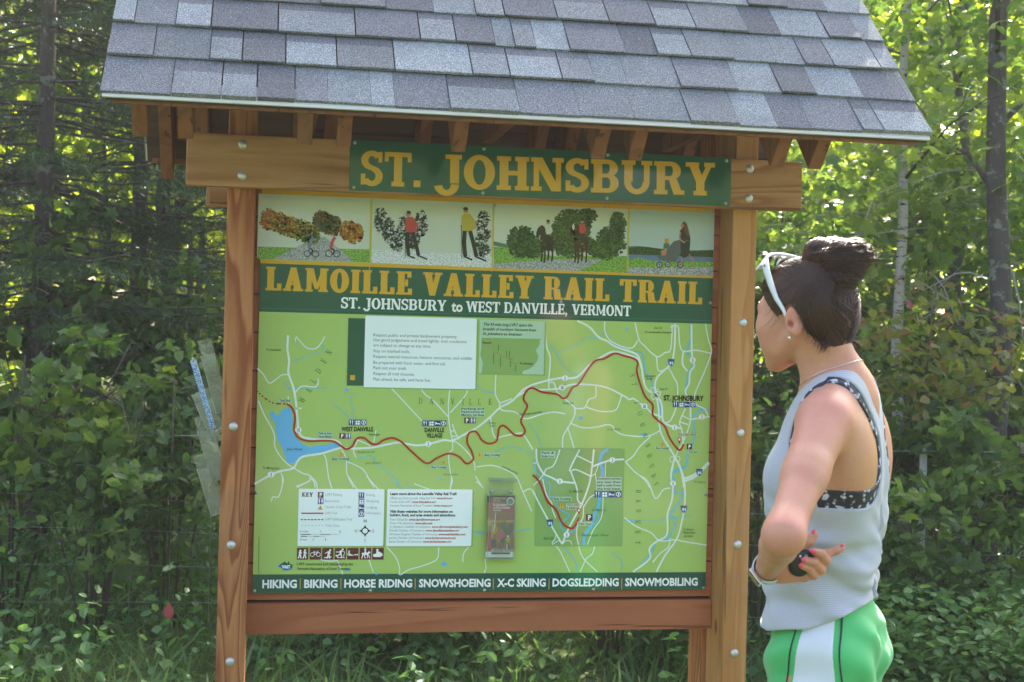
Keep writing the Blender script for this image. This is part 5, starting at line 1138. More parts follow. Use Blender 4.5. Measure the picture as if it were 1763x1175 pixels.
# ---- small things she wears
M['wplastic'] = mat('white_plastic', (.80,.82,.88), .25, .5); M['lens'] = mat('dark_lens', (.012,.012,.015), .08, .6)
sg_ = link('sunglasses', D.meshes.new('sunglasses'), woman); q = MB()
def ribbon(mb, pts, w_, t_, wd):                    # flat strip: pts, width along wd
    P = [np.array(p) for p in pts]; k = len(P); vs = []
    for i, p in enumerate(P):
        T = P[min(i+1, k-1)]-P[max(i-1, 0)]; T /= np.linalg.norm(T); Wd = np.array(wd, float); Wd -= T*(Wd@T); Wd /= np.linalg.norm(Wd); Nn = np.cross(T, Wd)
        ww = w_[i] if hasattr(w_, '__len__') else w_
        for a, b in ((-1,-1),(1,-1),(1,1),(-1,1)): vs.append(p+Wd*a*ww/2+Nn*b*t_/2)
    fs = [(0,1,2,3)[::-1], tuple(4*(k-1)+i for i in range(4))]
    for i in range(k-1):
        for j in range(4): a, b = 4*i+j, 4*i+(j+1) % 4; fs.append((a, b, b+4, a+4))
    mb.add(vs, fs)
for s in (1, -1):
    hg = H_(.024, s*.083, .088)
    ribbon(q, [hg, H_(.019, s*.086, .066), H_(.010, s*.087, .040), H_(.000, s*.086, .014), H_(-.013, s*.084, -.008), H_(-.020, s*.081, -.030)], (.0125, .0125, .0115, .009, .0065, .005), .0035, HF)
dn = np.array((.62, 0, -.50)); dn = dn/np.linalg.norm(dn)
def LP(l, t): return H_(.050-.026*(l/.08)**2+dn[0]*t, l, .106-.018*(l/.083)**2+dn[2]*t)
for s in (1, -1):
    rim = [LP(s*(.044+.032*math.cos(a)), .018-.018*math.sin(a)) for a in np.linspace(0, 2*math.pi, 25)]
    q.tube(rim, .0026, 6, cap=False)
q.tube([LP(-.012, .008), LP(0, .004), LP(.012, .008)], .0028, 6); q.tube([LP(x, -.001+.0*x) for x in np.linspace(-.080, .080, 17)], .0034, 6)
gm = q.mesh('sunglasses', True); sg_.data = gm; gm.materials.append(M['wplastic'])
for s in (1, -1):
    q = MB(); c = LP(s*.044, .018); rim = [LP(s*(.044+.030*math.cos(a)), .018-.0165*math.sin(a)) for a in np.linspace(0, 2*math.pi, 25)[:-1]]
    up = np.cross(HL, dn[0]*HF+dn[2]*HU)*.0012; vs = [c+up]+[r+up*.6 for r in rim]+[c-up]+[r-up*.6 for r in rim]; n = 24
    q.add(vs, [(0, 1+i, 1+(i+1) % n) for i in range(n)]+[(n+1, n+2+(i+1) % n, n+2+i) for i in range(n)]); q.build('lens', M['lens'], sg_, True)
q = MB(); c = H_(.0215, .0885, .0765); q.add([c+HL*.0012]+[c+HF*.0028*math.cos(a)+HU*.0028*math.sin(a) for a in np.linspace(0, 2*math.pi, 13)[:-1]], [(0, 1+i, 1+(i+1) % 12) for i in range(12)]); q.build('hinge_pin', mat('rose_metal', (.45,.22,.18), .3, .5, .8), sg_)
M['pinknail'] = mat('pink_nail_polish', (.90,.10,.20), .18, .6)
for k_, (c, dir_, r_) in {'index': ((1450.5,943,-.1605), (.97,-.3), (.0042,.0032)), 'middle': ((1400,949.5,-.1965), (-1,-.15), (.0058,.0046)), 'ring': ((1384,964.5,-.1965), (-1,-.12), (.0052,.0040)), 'little': ((1379,974.5,-.1930), (-1,-.15), (.0046,.0034)), 'thumb': ((1400.5,919,-.1768), (.6,-.8), (.0052,.0032))}.items():
    C_ = G_(*c); e1 = AR*dir_[0]-AU*dir_[1]; e1 /= np.linalg.norm(e1); e2 = np.cross(e1, AF)
    if k_ in ('index', 'thumb'): C_ = C_+AU*.004
    q = MB(); vs = []; nn, kk = 16, 4
    for i in range(kk+1):
        t = i/kk*math.pi/2
        for j in range(nn): a = 2*math.pi*j/nn; vs.append(C_+e1*r_[0]*math.sin(t)*math.cos(a)+e2*r_[1]*math.sin(t)*math.sin(a)-AF*.0028*math.cos(t))
    q.add(vs, [(i*nn+j, (i+1)*nn+j, (i+1)*nn+(j+1) % nn, i*nn+(j+1) % nn) for i in range(kk) for j in range(nn)]); q.build('fingernail', M['pinknail'], body, True)
M['silver'] = mat('silver', (.75,.75,.77), .2, .5, .95)
rp = np.array(G_(1406, 989.5, -.165)); rd_ = G_(1413, 981.5, -.164)-G_(1383+8, 978+6, -.152); rd_ /= np.linalg.norm(rd_); u_ = np.cross(rd_, AF); u_ /= np.linalg.norm(u_); v_ = np.cross(rd_, u_)
q = MB(); q.tube([G_(1404, 985.5, -.158)+(u_*math.cos(a)+v_*math.sin(a))*.0103 for a in np.linspace(0, 2*math.pi, 25)], .0011, 6, cap=False); q.build('ring', M['silver'], woman, True)
# watch
wd = (WR_L-EL_L)/np.linalg.norm(WR_L-EL_L); wc = WR_L-wd*.006; out = -AR*.80-AU*.60; out -= wd*(out@wd); out /= np.linalg.norm(out); sd2 = np.cross(wd, out)
q = MB(); ring = []; n = 40
for i in range(n):
    a = 2*math.pi*i/n; rr = .0262+.0012*math.cos(a)**8; dirn = out*math.cos(a)+sd2*math.sin(a)
    ring += [wc+dirn*rr-wd*.008, wc+dirn*(rr+.0022)-wd*.008, wc+dirn*(rr+.0022)+wd*.008, wc+dirn*rr+wd*.008]
q.add(ring, [(4*i+j, 4*i+(j+1) % 4, 4*((i+1) % n)+(j+1) % 4, 4*((i+1) % n)+j) for i in range(n) for j in range(4)])
watch = q.build('watch', mat('pale_silicone', (.55,.62,.68), .5), woman, True)
def obox(name, c, ex, ey, ez, hx, hy, hz, m_, par, bev=.0015):
    q = MB(); vs = [c+ex*a*hx+ey*b*hy+ez*d*hz for d in (-1,1) for a, b in ((-1,-1),(1,-1),(1,1),(-1,1))]
    q.add(vs, [(0,3,2,1),(4,5,6,7),(0,1,5,4),(1,2,6,5),(2,3,7,6),(3,0,4,7)]); me = q.mesh(name)
    if bev: bevel_mesh(me, bev)
    bmm = bmesh.new(); bmm.from_mesh(me); bmesh.ops.recalc_face_normals(bmm, faces=bmm.faces); bmm.to_mesh(me); bmm.free()
    return link(name, me, par, m_)
cs = obox('watch_case', wc+out*.0295, out, sd2, wd, .0035, .016, .0125, M['silver'], watch); obox('watch_face', wc+out*.0335, out, sd2, wd, .0008, .014, .0108, mat('watch_glass', (.15,.04,.04), .1, .6), watch, .0004)
# key fob in her palm
fob = link('key_fob', D.meshes.new('f'), None); fo = G_(1379, 971, -.180)
mt_f = mat('black_fob_plastic', (.012,.013,.017), .32, .5)
q = MB(); vs = []; nn, kk = 28, 8; ea = AR*math.cos(.9)+AU*math.sin(.9); eb = -AR*math.sin(.9)+AU*math.cos(.9)
for i in range(kk+1):
    t = -math.pi/2+i/kk*math.pi
    for j in range(nn): a = 2*math.pi*j/nn; rr = abs(math.cos(t))**.6; vs.append(fo+(ea*(.0265+.002*math.cos(a))*math.cos(a)+eb*.0205*math.sin(a))*rr+AF*.0065*math.sin(t))
q.add(vs, [(i*nn+j, i*nn+(j+1) % nn, (i+1)*nn+(j+1) % nn, (i+1)*nn+j) for i in range(kk) for j in range(nn)])
fob.data = q.mesh('key_fob', True); fob.data.materials.append(mt_f); tag(fob, "black oval car key fob held in the woman's curled hand", 'key fob')
mw = mat('fob_mark', (.75,.78,.82), .4)
q = MB(); c = G_(1378, 958, -.1868); q.add([c+AR*.0020*math.cos(a)+AU*.0022*math.sin(a) for a in np.linspace(0, 6.283, 9)[:-1]], [tuple(range(7, -1, -1))]); q.build('button_mark', mw, fob)
q = MB(); c = G_(1388, 957.5, -.1862); q.tube([c+AR*.0018*math.cos(a)+AU*.0018*math.sin(a) for a in np.linspace(0, 6.283, 13)], .0004, 4, cap=False); q.build('button_mark', mw, fob)
q = MB(); c = H_(-.022, .0815, -.0625); vs = [c+HL*.003]+[c+(HF*math.cos(a)+HU*math.sin(a))*.0034 for a in np.linspace(0, 2*math.pi, 7)[:-1]]+[c-HL*.002]
q.add(vs, [(0, 1+i, 1+(i+1) % 6) for i in range(6)]+[(7, 1+(i+1) % 6, 1+i) for i in range(6)]); q.build('earring', M['silver'], woman)
# necklace: follows the neck surface
def project(fn, P, off):
    P = np.array(P, float)
    for _ in range(6):
        d = fn(P)-off; g_ = np.stack([fn(P+np.eye(3)[i]*1e-4)-fn(P-np.eye(3)[i]*1e-4) for i in range(3)], 1)/2e-4; g_ /= np.linalg.norm(g_, axis=1)[:, None]; P = P-g_*d[:, None]
    return P
nk = project(d_body, [W_(.02+.065*math.cos(a)-.02, .062*math.sin(a), 1.408-.032*math.cos(a)-.004) for a in np.linspace(0, 2*math.pi, 41)], .0012)
q = MB(); q.tube(nk, .0008, 5, cap=False); q.build('necklace', M['silver'], woman, True)
for s in (1, -1):
    q = MB(); vs = []; c = H_(.0735, s*.031, -.012)
    for i in range(7):
        for j in range(14): t, a = math.pi*i/6, 2*math.pi*j/14; vs.append(c+(HF*math.cos(t)+(HL*math.cos(a)+HU*math.sin(a))*math.sin(t))*.0115)
    q.add(vs, [(i*14+j, i*14+(j+1) % 14, (i+1)*14+(j+1) % 14, (i+1)*14+j) for i in range(6) for j in range(14)]); q.build('eye', mat('eye_white', (.8,.78,.75), .2), woman, True)
    q = MB(); q.tube([H_(.082, s*.014, .010), H_(.083, s*.028, .015), H_(.073, s*.046, .011)], (.0022, .0025, .0012), 6); q.build('eyebrow', M['hair'], woman, True)
# ------------------------------------------------------------------ brochure holders
def clear_mat(name, c, cloud):
    mt = D.materials.new(name); mt.use_nodes = True; g = NT(mt); b = g.b; b.inputs['Base Color'].default_value = (*c, 1); b.inputs['Roughness'].default_value = .15
    tr = g.n('BsdfTransparent'); tr.inputs[0].default_value = (.93,.96,.93,1); mx = g.n('MixShader'); fr = g.n('Fresnel'); fr.inputs[0].default_value = 1.45
    g.l(g.math('ADD', g.math('MULTIPLY', fr.outputs[0], .8), g.math('MULTIPLY', g.noise(g.coord(), 25, 4, .6), cloud)), mx.inputs[0]); g.l(tr.outputs[0], mx.inputs[1]); g.l(b.outputs[0], mx.inputs[2]); g.l(mx.outputs[0], g.out.inputs[0]); return mt
M['acrylic'] = clear_mat('clear_acrylic', (.85,.90,.90), .12); M['acrylic2'] = clear_mat('dusty_acrylic', (.62,.66,.56), .42); M['edge'] = clear_mat('acrylic_edge', (.80,.84,.76), 1.5)
def holder(org, ex, ey, ez, w_, h_, d_, label, mt_, back_h=None, group=None):
    """open-topped clear pocket: ex across, ez up, ey out of the wall"""
    org = np.array(org, float); t = empty('brochure_holder', org, label, 'brochure holder', group)
    bh = back_h or h_
    def slab(name, a, b, bev=.0006):
        c = org+ex*(a[0]+b[0])/2+ey*(a[1]+b[1])/2+ez*(a[2]+b[2])/2
        o = obox(name, c, ex, ey, ez, abs(b[0]-a[0])/2, abs(b[1]-a[1])/2, abs(b[2]-a[2])/2, M['edge'] if name in ('side_wall', 'base') and mt_ is M['acrylic2'] else mt_, None, bev); o.parent = t; o.matrix_parent_inverse = Matrix.Translation(Vector(org)).inverted(); return o
    k = .0016
    slab('back_wall', (-w_/2, 0, 0), (w_/2, k, bh)); slab('front_wall', (-w_/2, d_-k, 0), (w_/2, d_, h_*.80))
    slab('side_wall', (-w_/2, k, 0), (-w_/2+k, d_-k, h_*.82)); slab('side_wall', (w_/2-k, k, 0), (w_/2, d_-k, h_*.82)); slab('base', (-w_/2+k, k, 0), (w_/2-k, d_-k, k))
    return t
X_, Y_, Z_ = np.array([1., 0, 0]), np.array([0, -1., 0]), np.array([0, 0, 1.])
a = on_y(835, 961, YB-.002); b = on_y(886, 827, YB-.002); hw = (b[0]-a[0]); cxh = (a[0]+b[0])/2
roll_ = math.radians(-.6)
hx_, hz_ = np.array([math.cos(roll_), 0, math.sin(roll_)]), np.array([-math.sin(roll_), 0, math.cos(roll_)])
hold = holder((cxh-.001, YB-.0062, a[2]), hx_, Y_, hz_, hw*.95, b[2]-a[2], .026, 'clear acrylic holder with a trail brochure screwed to the map board', M['acrylic'])
o = obox('lid', np.array((cxh-.001, YB-.0062, a[2]))+hz_*(b[2]-a[2]+.003)+Y_*.013, hx_, Y_, hz_, hw*.49, .014, .0035, M['acrylic'], None); o.parent = hold; o.matrix_parent_inverse = Matrix.Translation(hold.location).inverted()
for s_ in (-1, 1): 
    o = bolt(hold, 0, 0, 0, screw_me, 'screw'); o.location = Vector(hx_*s_*.026+hz_*((b[2]-a[2])-.030)+Y_*.003)
# brochure inside
YBR = YB-.0062-.014
c0 = np.array((cxh-.001, 0, a[2]+.002)); 
bro = obox('brochure', c0+np.array([0, YBR+.0042, 0])+hz_*.079, hx_, Y_, hz_, hw*.455, .004, .077, mat('paper_edge', (.55,.5,.45), .6), None, .0003); tag(bro, 'folded brown trail brochure with cyclists on its cover, inside the clear holder', 'brochure')
Q = Print(YBR-.0006); zb = lambda *p: [(816.6+(x*.93+18)/7.122, 810+y/7.122) for x, y in p]
def qr(inkn, x0, y0, x1, y1, L=2): Q.ppoly('cover_print', inkn, zb((x0,y0),(x1,y0),(x1,y1),(x0,y1)), L)
qr('prust', 150, 315, 512, 985); qr('pdark', 150, 318, 512, 392, 3); qr('red', 180, 392, 508, 510, 3); qr('gold', 155, 612, 505, 640, 4); qr('white', 130, 995, 495, 1065, 3); qr('proad', 140, 965, 500, 1000, 3)
for i in range(14): x, y = zb((180+(i*83) % 310, 650+(i*37) % 190))[0]; Q.ragged('cover_print', ('gold','orange','ptree2','pbrown')[i % 4], x, y, 5, 7, 4, i, 14, .3)
Q.disc('cover_print', 'pwhite', *zb((455, 380))[0], 6.8, 5); Q.disc('cover_print', 'teal2', *zb((455, 380))[0], 5, 6)
for s_, x, y, x1, ik, h_ in (('LAMOILLE VALLEY', 228, 352, 398, 'yellow', 2.6), ('RAIL TRAIL', 228, 382, 330, 'yellow', 2.6), ('St. Johnsbury', 228, 435, 412, 'white', 4), ('to West Danville', 228, 472, 448, 'white', 4), ('Vermont', 228, 500, 334, 'white', 3)):
    p = zb((x, y), (x1, y)); Q.text('cover_lettering', ik, s_, p[0], p[1], h_, 6, .03)
Q.line('cover_print', 'white', zb((262,520),(238,750)), 1.4, 5, False); qr('pred', 140, 750, 205, 985, 5); qr('pdark', 205, 850, 270, 940, 5)
Q.ragged('cover_print', 'pink', *zb((340, 800))[0], 5, 6, 7, 3, 14, .1); Q.disc('cover_print', 'skin', *zb((340, 745))[0], 1.8, 7); Q.line('cover_print', 'pdark', zb((350,840),(325,900),(320,965)), 2.4, 7); Q.line('cover_print', 'pdark', zb((355,840),(365,930)), 2, 7)
Q.ragged('cover_print', 'pyellow', *zb((425, 855))[0], 4, 5, 7, 4, 14, .1); Q.disc('cover_print', 'white', *zb((422, 808))[0], 1.8, 7); Q.line('cover_print', 'pdark', zb((430,890),(435,970)), 2, 7); Q.line('cover_print', 'white', zb((408,900),(410,970)), 1.4, 7)
qr('maroon', 205, 1005, 450, 1030, 6); Q.flush(bro)
# stack of clear holders leaning out from the left edge of the kiosk
mtb = mat('blue_leaflet', (.05,.18,.45), .45); g = NT(mtb); v_ = g.n('TexVoronoi'); g.l(g.coord((60,60,60)), v_.inputs['Vector']); g.base(g.mix(g.math('GREATER_THAN', v_.outputs['Distance'], .45), (.04,.15,.42), (.45,.6,.8)))
side = [(586,700,'topmost clear holder of the stack leaning out beside the left post'), (640,790,'clear holder with a blue leaflet, second from the top beside the left post'), (735,862,'greenish clear holder, third down the stack beside the left post'), (800,885,'lowest clear holder of the stack beside the left post')]
lean = math.radians(17)
for i, (xt, yt, xb, yb, dz) in enumerate(((344,604,372,712,.02), (334,690,362,752,.05), (338,735,365,830,.03), (337,800,364,888,.06))):
    Yh = .05+dz; pt, pb = on_y(xt, yt, Yh), on_y(xb, yb, Yh); ez = (pt-pb); L_ = np.linalg.norm(ez); ez /= L_; ex = np.array([0, 1., 0]); ey = np.cross(ex, ez); ey = ey if ey[0] < 0 else -ey
    # broad face seen obliquely: pocket runs towards the post
    ex = np.array([ez[2], 0, -ez[0]])
    w_ = (PXL+.004-pb[0])+.012
    org = pb+ex*(w_/2)
    t_ = holder(org, ex, np.array([0, -1., 0]), ez, w_, L_*1.12, .028, side[i][2], M['acrylic2'], L_*1.15)
lf = on_y(327, 622, .075); lb = on_y(362, 740, .075); ez = lf-lb; L_ = np.linalg.norm(ez); ez /= L_; ex = np.array([ez[2], 0, -ez[0]])
o = obox('leaflet', (lf+lb)/2+ex*.008, ex, np.array([0,-1.,0]), ez, .0075, .004, L_/2, mtb, None, .0005); tag(o, 'blue leaflet poking out of a clear holder beside the left post', 'leaflet')

# ------------------------------------------------------------------ vegetation
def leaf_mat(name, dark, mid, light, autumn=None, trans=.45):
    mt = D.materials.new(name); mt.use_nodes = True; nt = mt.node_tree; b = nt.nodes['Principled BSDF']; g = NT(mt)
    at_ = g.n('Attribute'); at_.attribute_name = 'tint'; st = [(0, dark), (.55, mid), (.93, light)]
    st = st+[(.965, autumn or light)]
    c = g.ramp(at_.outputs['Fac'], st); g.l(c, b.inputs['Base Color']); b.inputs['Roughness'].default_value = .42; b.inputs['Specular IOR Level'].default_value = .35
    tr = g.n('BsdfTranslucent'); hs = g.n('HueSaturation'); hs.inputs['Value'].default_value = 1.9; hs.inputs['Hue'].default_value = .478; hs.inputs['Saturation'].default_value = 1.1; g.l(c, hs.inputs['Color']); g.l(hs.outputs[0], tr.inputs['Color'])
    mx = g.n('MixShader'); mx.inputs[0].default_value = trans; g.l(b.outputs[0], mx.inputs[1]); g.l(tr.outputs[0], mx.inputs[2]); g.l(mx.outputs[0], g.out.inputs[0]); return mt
LM = {'maple': leaf_mat('maple_leaf', (.042,.095,.020), (.075,.155,.030), (.16,.24,.045), None, .5),
      'shrub': leaf_mat('shrub_leaf', (.045,.100,.026), (.075,.150,.036), (.13,.21,.05)),
      'autumn': leaf_mat('turning_leaf', (.07,.13,.025), (.14,.17,.035), (.30,.13,.06), (.28,.05,.06)),
      'far': leaf_mat('far_leaf', (.10,.17,.022), (.17,.25,.03), (.27,.32,.045), None, .6),
      'needle': leaf_mat('spruce_needle', (.022,.055,.024), (.035,.075,.026), (.06,.10,.03), None, .15),
      'grass': leaf_mat('grass_blade', (.06,.13,.035), (.09,.18,.045), (.16,.23,.07), None, .35),
      'weed': leaf_mat('weed_leaf', (.06,.15,.05), (.085,.19,.055), (.13,.24,.06), None, .35)}
def leaf_shape(kind):
    if kind == 'oval': P = np.array([(0,0,0), (.28,.30,.05), (.26,.68,.06), (0,1.0,-.04), (-.26,.68,.06), (-.28,.30,.05)]); F = np.array([(0,1,2,3), (0,3,4,5)])
    elif kind == 'narrow': P = np.array([(0,0,0), (.15,.30,.03), (.13,.68,.03), (0,1.0,-.06), (-.13,.68,.03), (-.15,.30,.03)]); F = np.array([(0,1,2,3), (0,3,4,5)])
    elif kind == 'maple':
        tips = [(.30,.02), (.55,.50), (0,1.0), (-.55,.50), (-.30,.02)]; nt_ = [(.0,.0), (.27,.25), (.20,.60), (-.20,.60), (-.27,.25), (0,.0)]
        P = [(0,.30,.02)]+[(x, y, .0) for x, y in nt_]+[(x, y, -.07) for x, y in tips]; F = np.array([(0, 1+i, 7+i, 2+i) for i in range(5)]); P = np.array(P)
    elif kind == 'needle': P = np.array([(-.065,0,0), (.065,0,0), (.02,1,0), (-.02,1,0)]); F = np.array([(0,1,2,3)])
    elif kind == 'blade': P = np.array([(-.035,0,0), (.035,0,0), (.028,.5,.06), (-.028,.5,.06), (0,1,.28)]); F = np.array([(0,1,2,3), (3,2,4,4)])
    elif kind == 'quad': P = np.array([(0,0,0), (.42,.5,.08), (0,1,0), (-.42,.5,.08)]); F = np.array([(0,1,2,3)])
    return P, F
def leaves(name, pos, size, kind, matl, R, up=.5, droop=.25, tint=None, parent=None, stuff='stuff', direc=None):
    """one mesh of many leaves with random attitudes (rng R); up: how much blades face the sky"""
    P, F = leaf_shape(kind); n = len(pos); pos = np.asarray(pos)
    nrm = R.normal(0, 1, (n, 3)); nrm /= np.linalg.norm(nrm, axis=1)[:, None]; nrm = nrm*(1-up)+np.array([0, 0, 1])*up; nrm /= np.linalg.norm(nrm, axis=1)[:, None]
    dr = R.normal(0, 1, (n, 3)) if direc is None else direc+R.normal(0, .35, (n, 3)); dr[:, 2] -= droop; dr -= nrm*(dr*nrm).sum(1)[:, None]; dr /= np.linalg.norm(dr, axis=1)[:, None]+1e-9
    sd_ = np.cross(dr, nrm); sz = np.asarray(size)*R.uniform(.65, 1.25, n)
    V = pos[:, None]+sz[:, None, None]*(P[None, :, 0:1]*sd_[:, None]+P[None, :, 1:2]*dr[:, None]+P[None, :, 2:3]*nrm[:, None])
    FF = (F[None]+(np.arange(n)*len(P))[:, None, None]).reshape(-1, F.shape[1])
    if kind == 'blade':
        FF = FF.reshape(n, 2, 4); Q4 = FF[:, 0]; T3 = FF[:, 1, :3]; me = D.meshes.new(name); me.vertices.add(n*5); me.vertices.foreach_set('co', V.astype(np.float32).ravel())
        me.loops.add(n*7); me.loops.foreach_set('vertex_index', np.concatenate([Q4, T3], 1).ravel().astype(np.int32)); me.polygons.add(2*n)
        ls = np.stack([np.arange(n)*7, np.arange(n)*7+4], 1).ravel(); me.polygons.foreach_set('loop_start', ls.astype(np.int32)); me.polygons.foreach_set('loop_total', np.tile([4, 3], n).astype(np.int32)); me.update(calc_edges=True)
    else: me = np_mesh(name, V.reshape(-1, 3), FF, False)
    tt = R.uniform(0, 1, n) if tint is None else np.clip(tint+R.normal(0, .18, n), 0, 1)
    a_ = me.attributes.new('tint', 'FLOAT', 'POINT'); a_.data.foreach_set('value', np.repeat(tt, len(P)).astype(np.float32))
    return link(name, me, parent, matl, stuff)
def bark(name, c1, c2, sc=(1,1,.25), s_=30, birch=False):
    mt = mat(name, c1, .9, .2); g = NT(mt); v = g.coord(sc); a = g.noise(v, s_, 5, .7); b2 = g.noise(g.coord((1,1,3.5 if birch else 1)), 14, 4, .7)
    c = g.mix(a, c1, c2); c = g.mix(g.ramp(b2, [(.56, (0,0,0)), (.62, (1,1,1))]), c, (.02,.018,.016) if birch else (.16,.17,.15)); g.base(c); g.bump(a, .8, .01); return mt
BK = {'dark': bark('dark_bark', (.05,.042,.04), (.10,.085,.08)), 'birch': bark('birch_bark', (.42,.38,.34), (.30,.27,.24), (1,1,3), 12, True), 'grey': bark('grey_bark', (.09,.08,.07), (.17,.155,.14)), 'twig': mat('twig_bark', (.10,.075,.06), .9), 'pale': mat('dead_twig', (.34,.32,.30), .9)}
def ground_at(px, d):
    p = at(px, 600, d); return Vector((p[0], p[1], gz(p[0], p[1])))
def branchy(mb, base, top, r0, r1, R, n=9, spread=.9, sub=3, wob=.04):
    """trunk plus limbs in one list; returns limb tip points"""
    base, top = np.array(base), np.array(top); k = 9; P = [base+(top-base)*t+np.array([R.normal(0, wob), R.normal(0, wob), 0])*(t > 0) for t in np.linspace(0, 1, k)]
    mb[0].tube(P, list(np.linspace(r0, r1, k)), 10); tips = []
    for i in range(n):
        t = R.uniform(.3, 1); j = min(int(t*(k-1)), k-2); p = P[j]+(P[j+1]-P[j])*(t*(k-1)-j); a = R.uniform(0, 6.283); L = spread*R.uniform(.5, 1)*(1.15-t*.6)
        dv = np.array([math.cos(a), math.sin(a), R.uniform(.1, .7)]); q = [p, p+dv*L*.5+[0, 0, .05*L], p+dv*L+np.array([0, 0, -.08*L])]
        r = (r0+(r1-r0)*t)*.38; mb[1].tube(q, [r, r*.6, r*.25], 5); tips += [q[1], q[2]]
        for _ in range(sub):
            s0 = q[1]+(q[2]-q[1])*R.uniform(0, 1); dv2 = dv*.5+R.normal(0, .5, 3); s1 = s0+dv2*L*.45; mb[1].tube([s0, s1], [r*.35, r*.15], 4, cap=False); tips.append(s1)
    return np.array(tips)
def tree(name, label, cat, px, d, height, r0, R, kind, lm, nleaf, size, crown0=.25, spread=1.1, group=None, clump=.30, topx=0, tint=None, n=11, up=.5, flat=.35, extra=None, bk="dark"):
    b = ground_at(px, d); t = empty(name, b, label, cat, group); mb = [MB(), MB()]
    tp = np.array(b)+np.array([0, 0, height])+AR*topx
    tips = branchy(mb, np.array(b)-[0, 0, .15], tp, r0, r0*.25, R, n, spread)
    mb[0].build('trunk', BK[bk], t, True); mb[1].build('branches', BK[bk if bk != 'birch' else 'dark'], t, True, 'stuff')
    c = tips[R.integers(0, len(tips), nleaf)]
    if extra is not None: c = np.concatenate([c, extra])
    if crown0 is not None: c = c[c[:, 2] > b[2]+height*crown0]
    c = c+R.normal(0, 1, (len(c), 3))*np.array([clump, clump, clump*flat])
    c[:, 2] = np.maximum(c[:, 2], b[2]+.1)
    tin = None if tint is None else tint+.10*np.sin(c[:, 0]*3)+.1*np.sin(c[:, 2]*5)
    leaves('foliage', c, size, kind, LM[lm], R, up, .3, tin, t); return t
def shrub(name, label, cat, px, d, w_, h_, R, kind, lm, nleaf, size, group=None, tint=.4, stems=9, single=0, up=.45, base=0.0):
    b = ground_at(px, d); t = empty(name, b, label, cat, group); q = MB(); ends = []
    for i in range(stems):
        a = R.uniform(0, 6.283); rr = R.uniform(.1, .5)*w_; e = np.array(b)+[math.cos(a)*rr, math.sin(a)*rr*.7, h_*R.uniform(.55, 1)]; m_ = np.array(b)+[math.cos(a)*rr*.35, math.sin(a)*rr*.3, h_*.45]
        P = [np.array(b)+[math.cos(a)*.04, math.sin(a)*.04, -.05], m_, e]; q.tube(P, [.008, .006, .003], 5); ends.append(P)
        for _ in range(4): s0 = m_+(e-m_)*R.uniform(0, 1); s1 = s0+R.normal(0, .16, 3)*w_+[0, 0, .05]; q.tube([s0, s1], [.0035, .0015], 4, cap=False); ends.append([s0, (s0+s1)/2, s1])
    q.build('stems', BK['twig'], t, True, 'stuff')
    ncl = max(12, nleaf//26); ck, ct = R.integers(0, len(ends), ncl), R.uniform(.2, 1.08, ncl); co = R.normal(0, 1, (ncl, 3))*np.array([.13, .12, .10])*w_; ci = R.integers(0, ncl, nleaf)
    k = ck[ci]; tt = (ct[ci]+R.normal(0, .05, nleaf))[:, None]; A_ = np.array([e[1] for e in ends])[k]; B_ = np.array([e[2] for e in ends])[k]
    pos = A_*(1-tt)+B_*tt+co[ci]+R.normal(0, 1, (nleaf, 3))*np.array([.060, .055, .030])*w_**.5
    pos[:, 2] = np.maximum(pos[:, 2], b[2]+.03+R.uniform(0, .1, nleaf)+base)
    ti = tint+.22*np.sin(pos[:, 0]*7+px)*np.cos(pos[:, 2]*6)+R.normal(0, .16, len(pos))  # leaf tone variation, widened so the tint imitates lit and dark clumps
    sp = R.uniform(0, 1, ncl)[ci] < .72; leaves('foliage', pos[sp], size, kind, LM[lm], R, up, .35, ti[sp], t); leaves('foliage', pos[~sp], size*1.3, 'maple' if kind == 'oval' else 'oval', LM[lm], R, up, .35, ti[~sp], t)
    if single:                                     # the leaves that stand nearest, one object each
        sh = []
        for v_ in range(4):
            o_ = leaves('leaf', np.zeros((1, 3)), size*1.15, kind, LM[lm], R, .35, .4, np.array([R.uniform(.5, .85)]), t, None); me = o_.data; D.objects.remove(o_); sh.append(me)
        depth = (pos-CAM)@AF; near = np.argsort(depth)[:single*3]; near = near[R.permutation(len(near))[:single]]
        for i in near:
            o_ = D.objects.new('leaf', sh[int(R.integers(0, 4))]); COL.objects.link(o_); o_.parent = t; o_.location = Vector(pos[i])-b-Vector(AF)*.05; o_.rotation_euler = (R.normal(0, .4), R.normal(0, .4), R.uniform(0, 6.28))
    return t
R = np.random.default_rng(21)
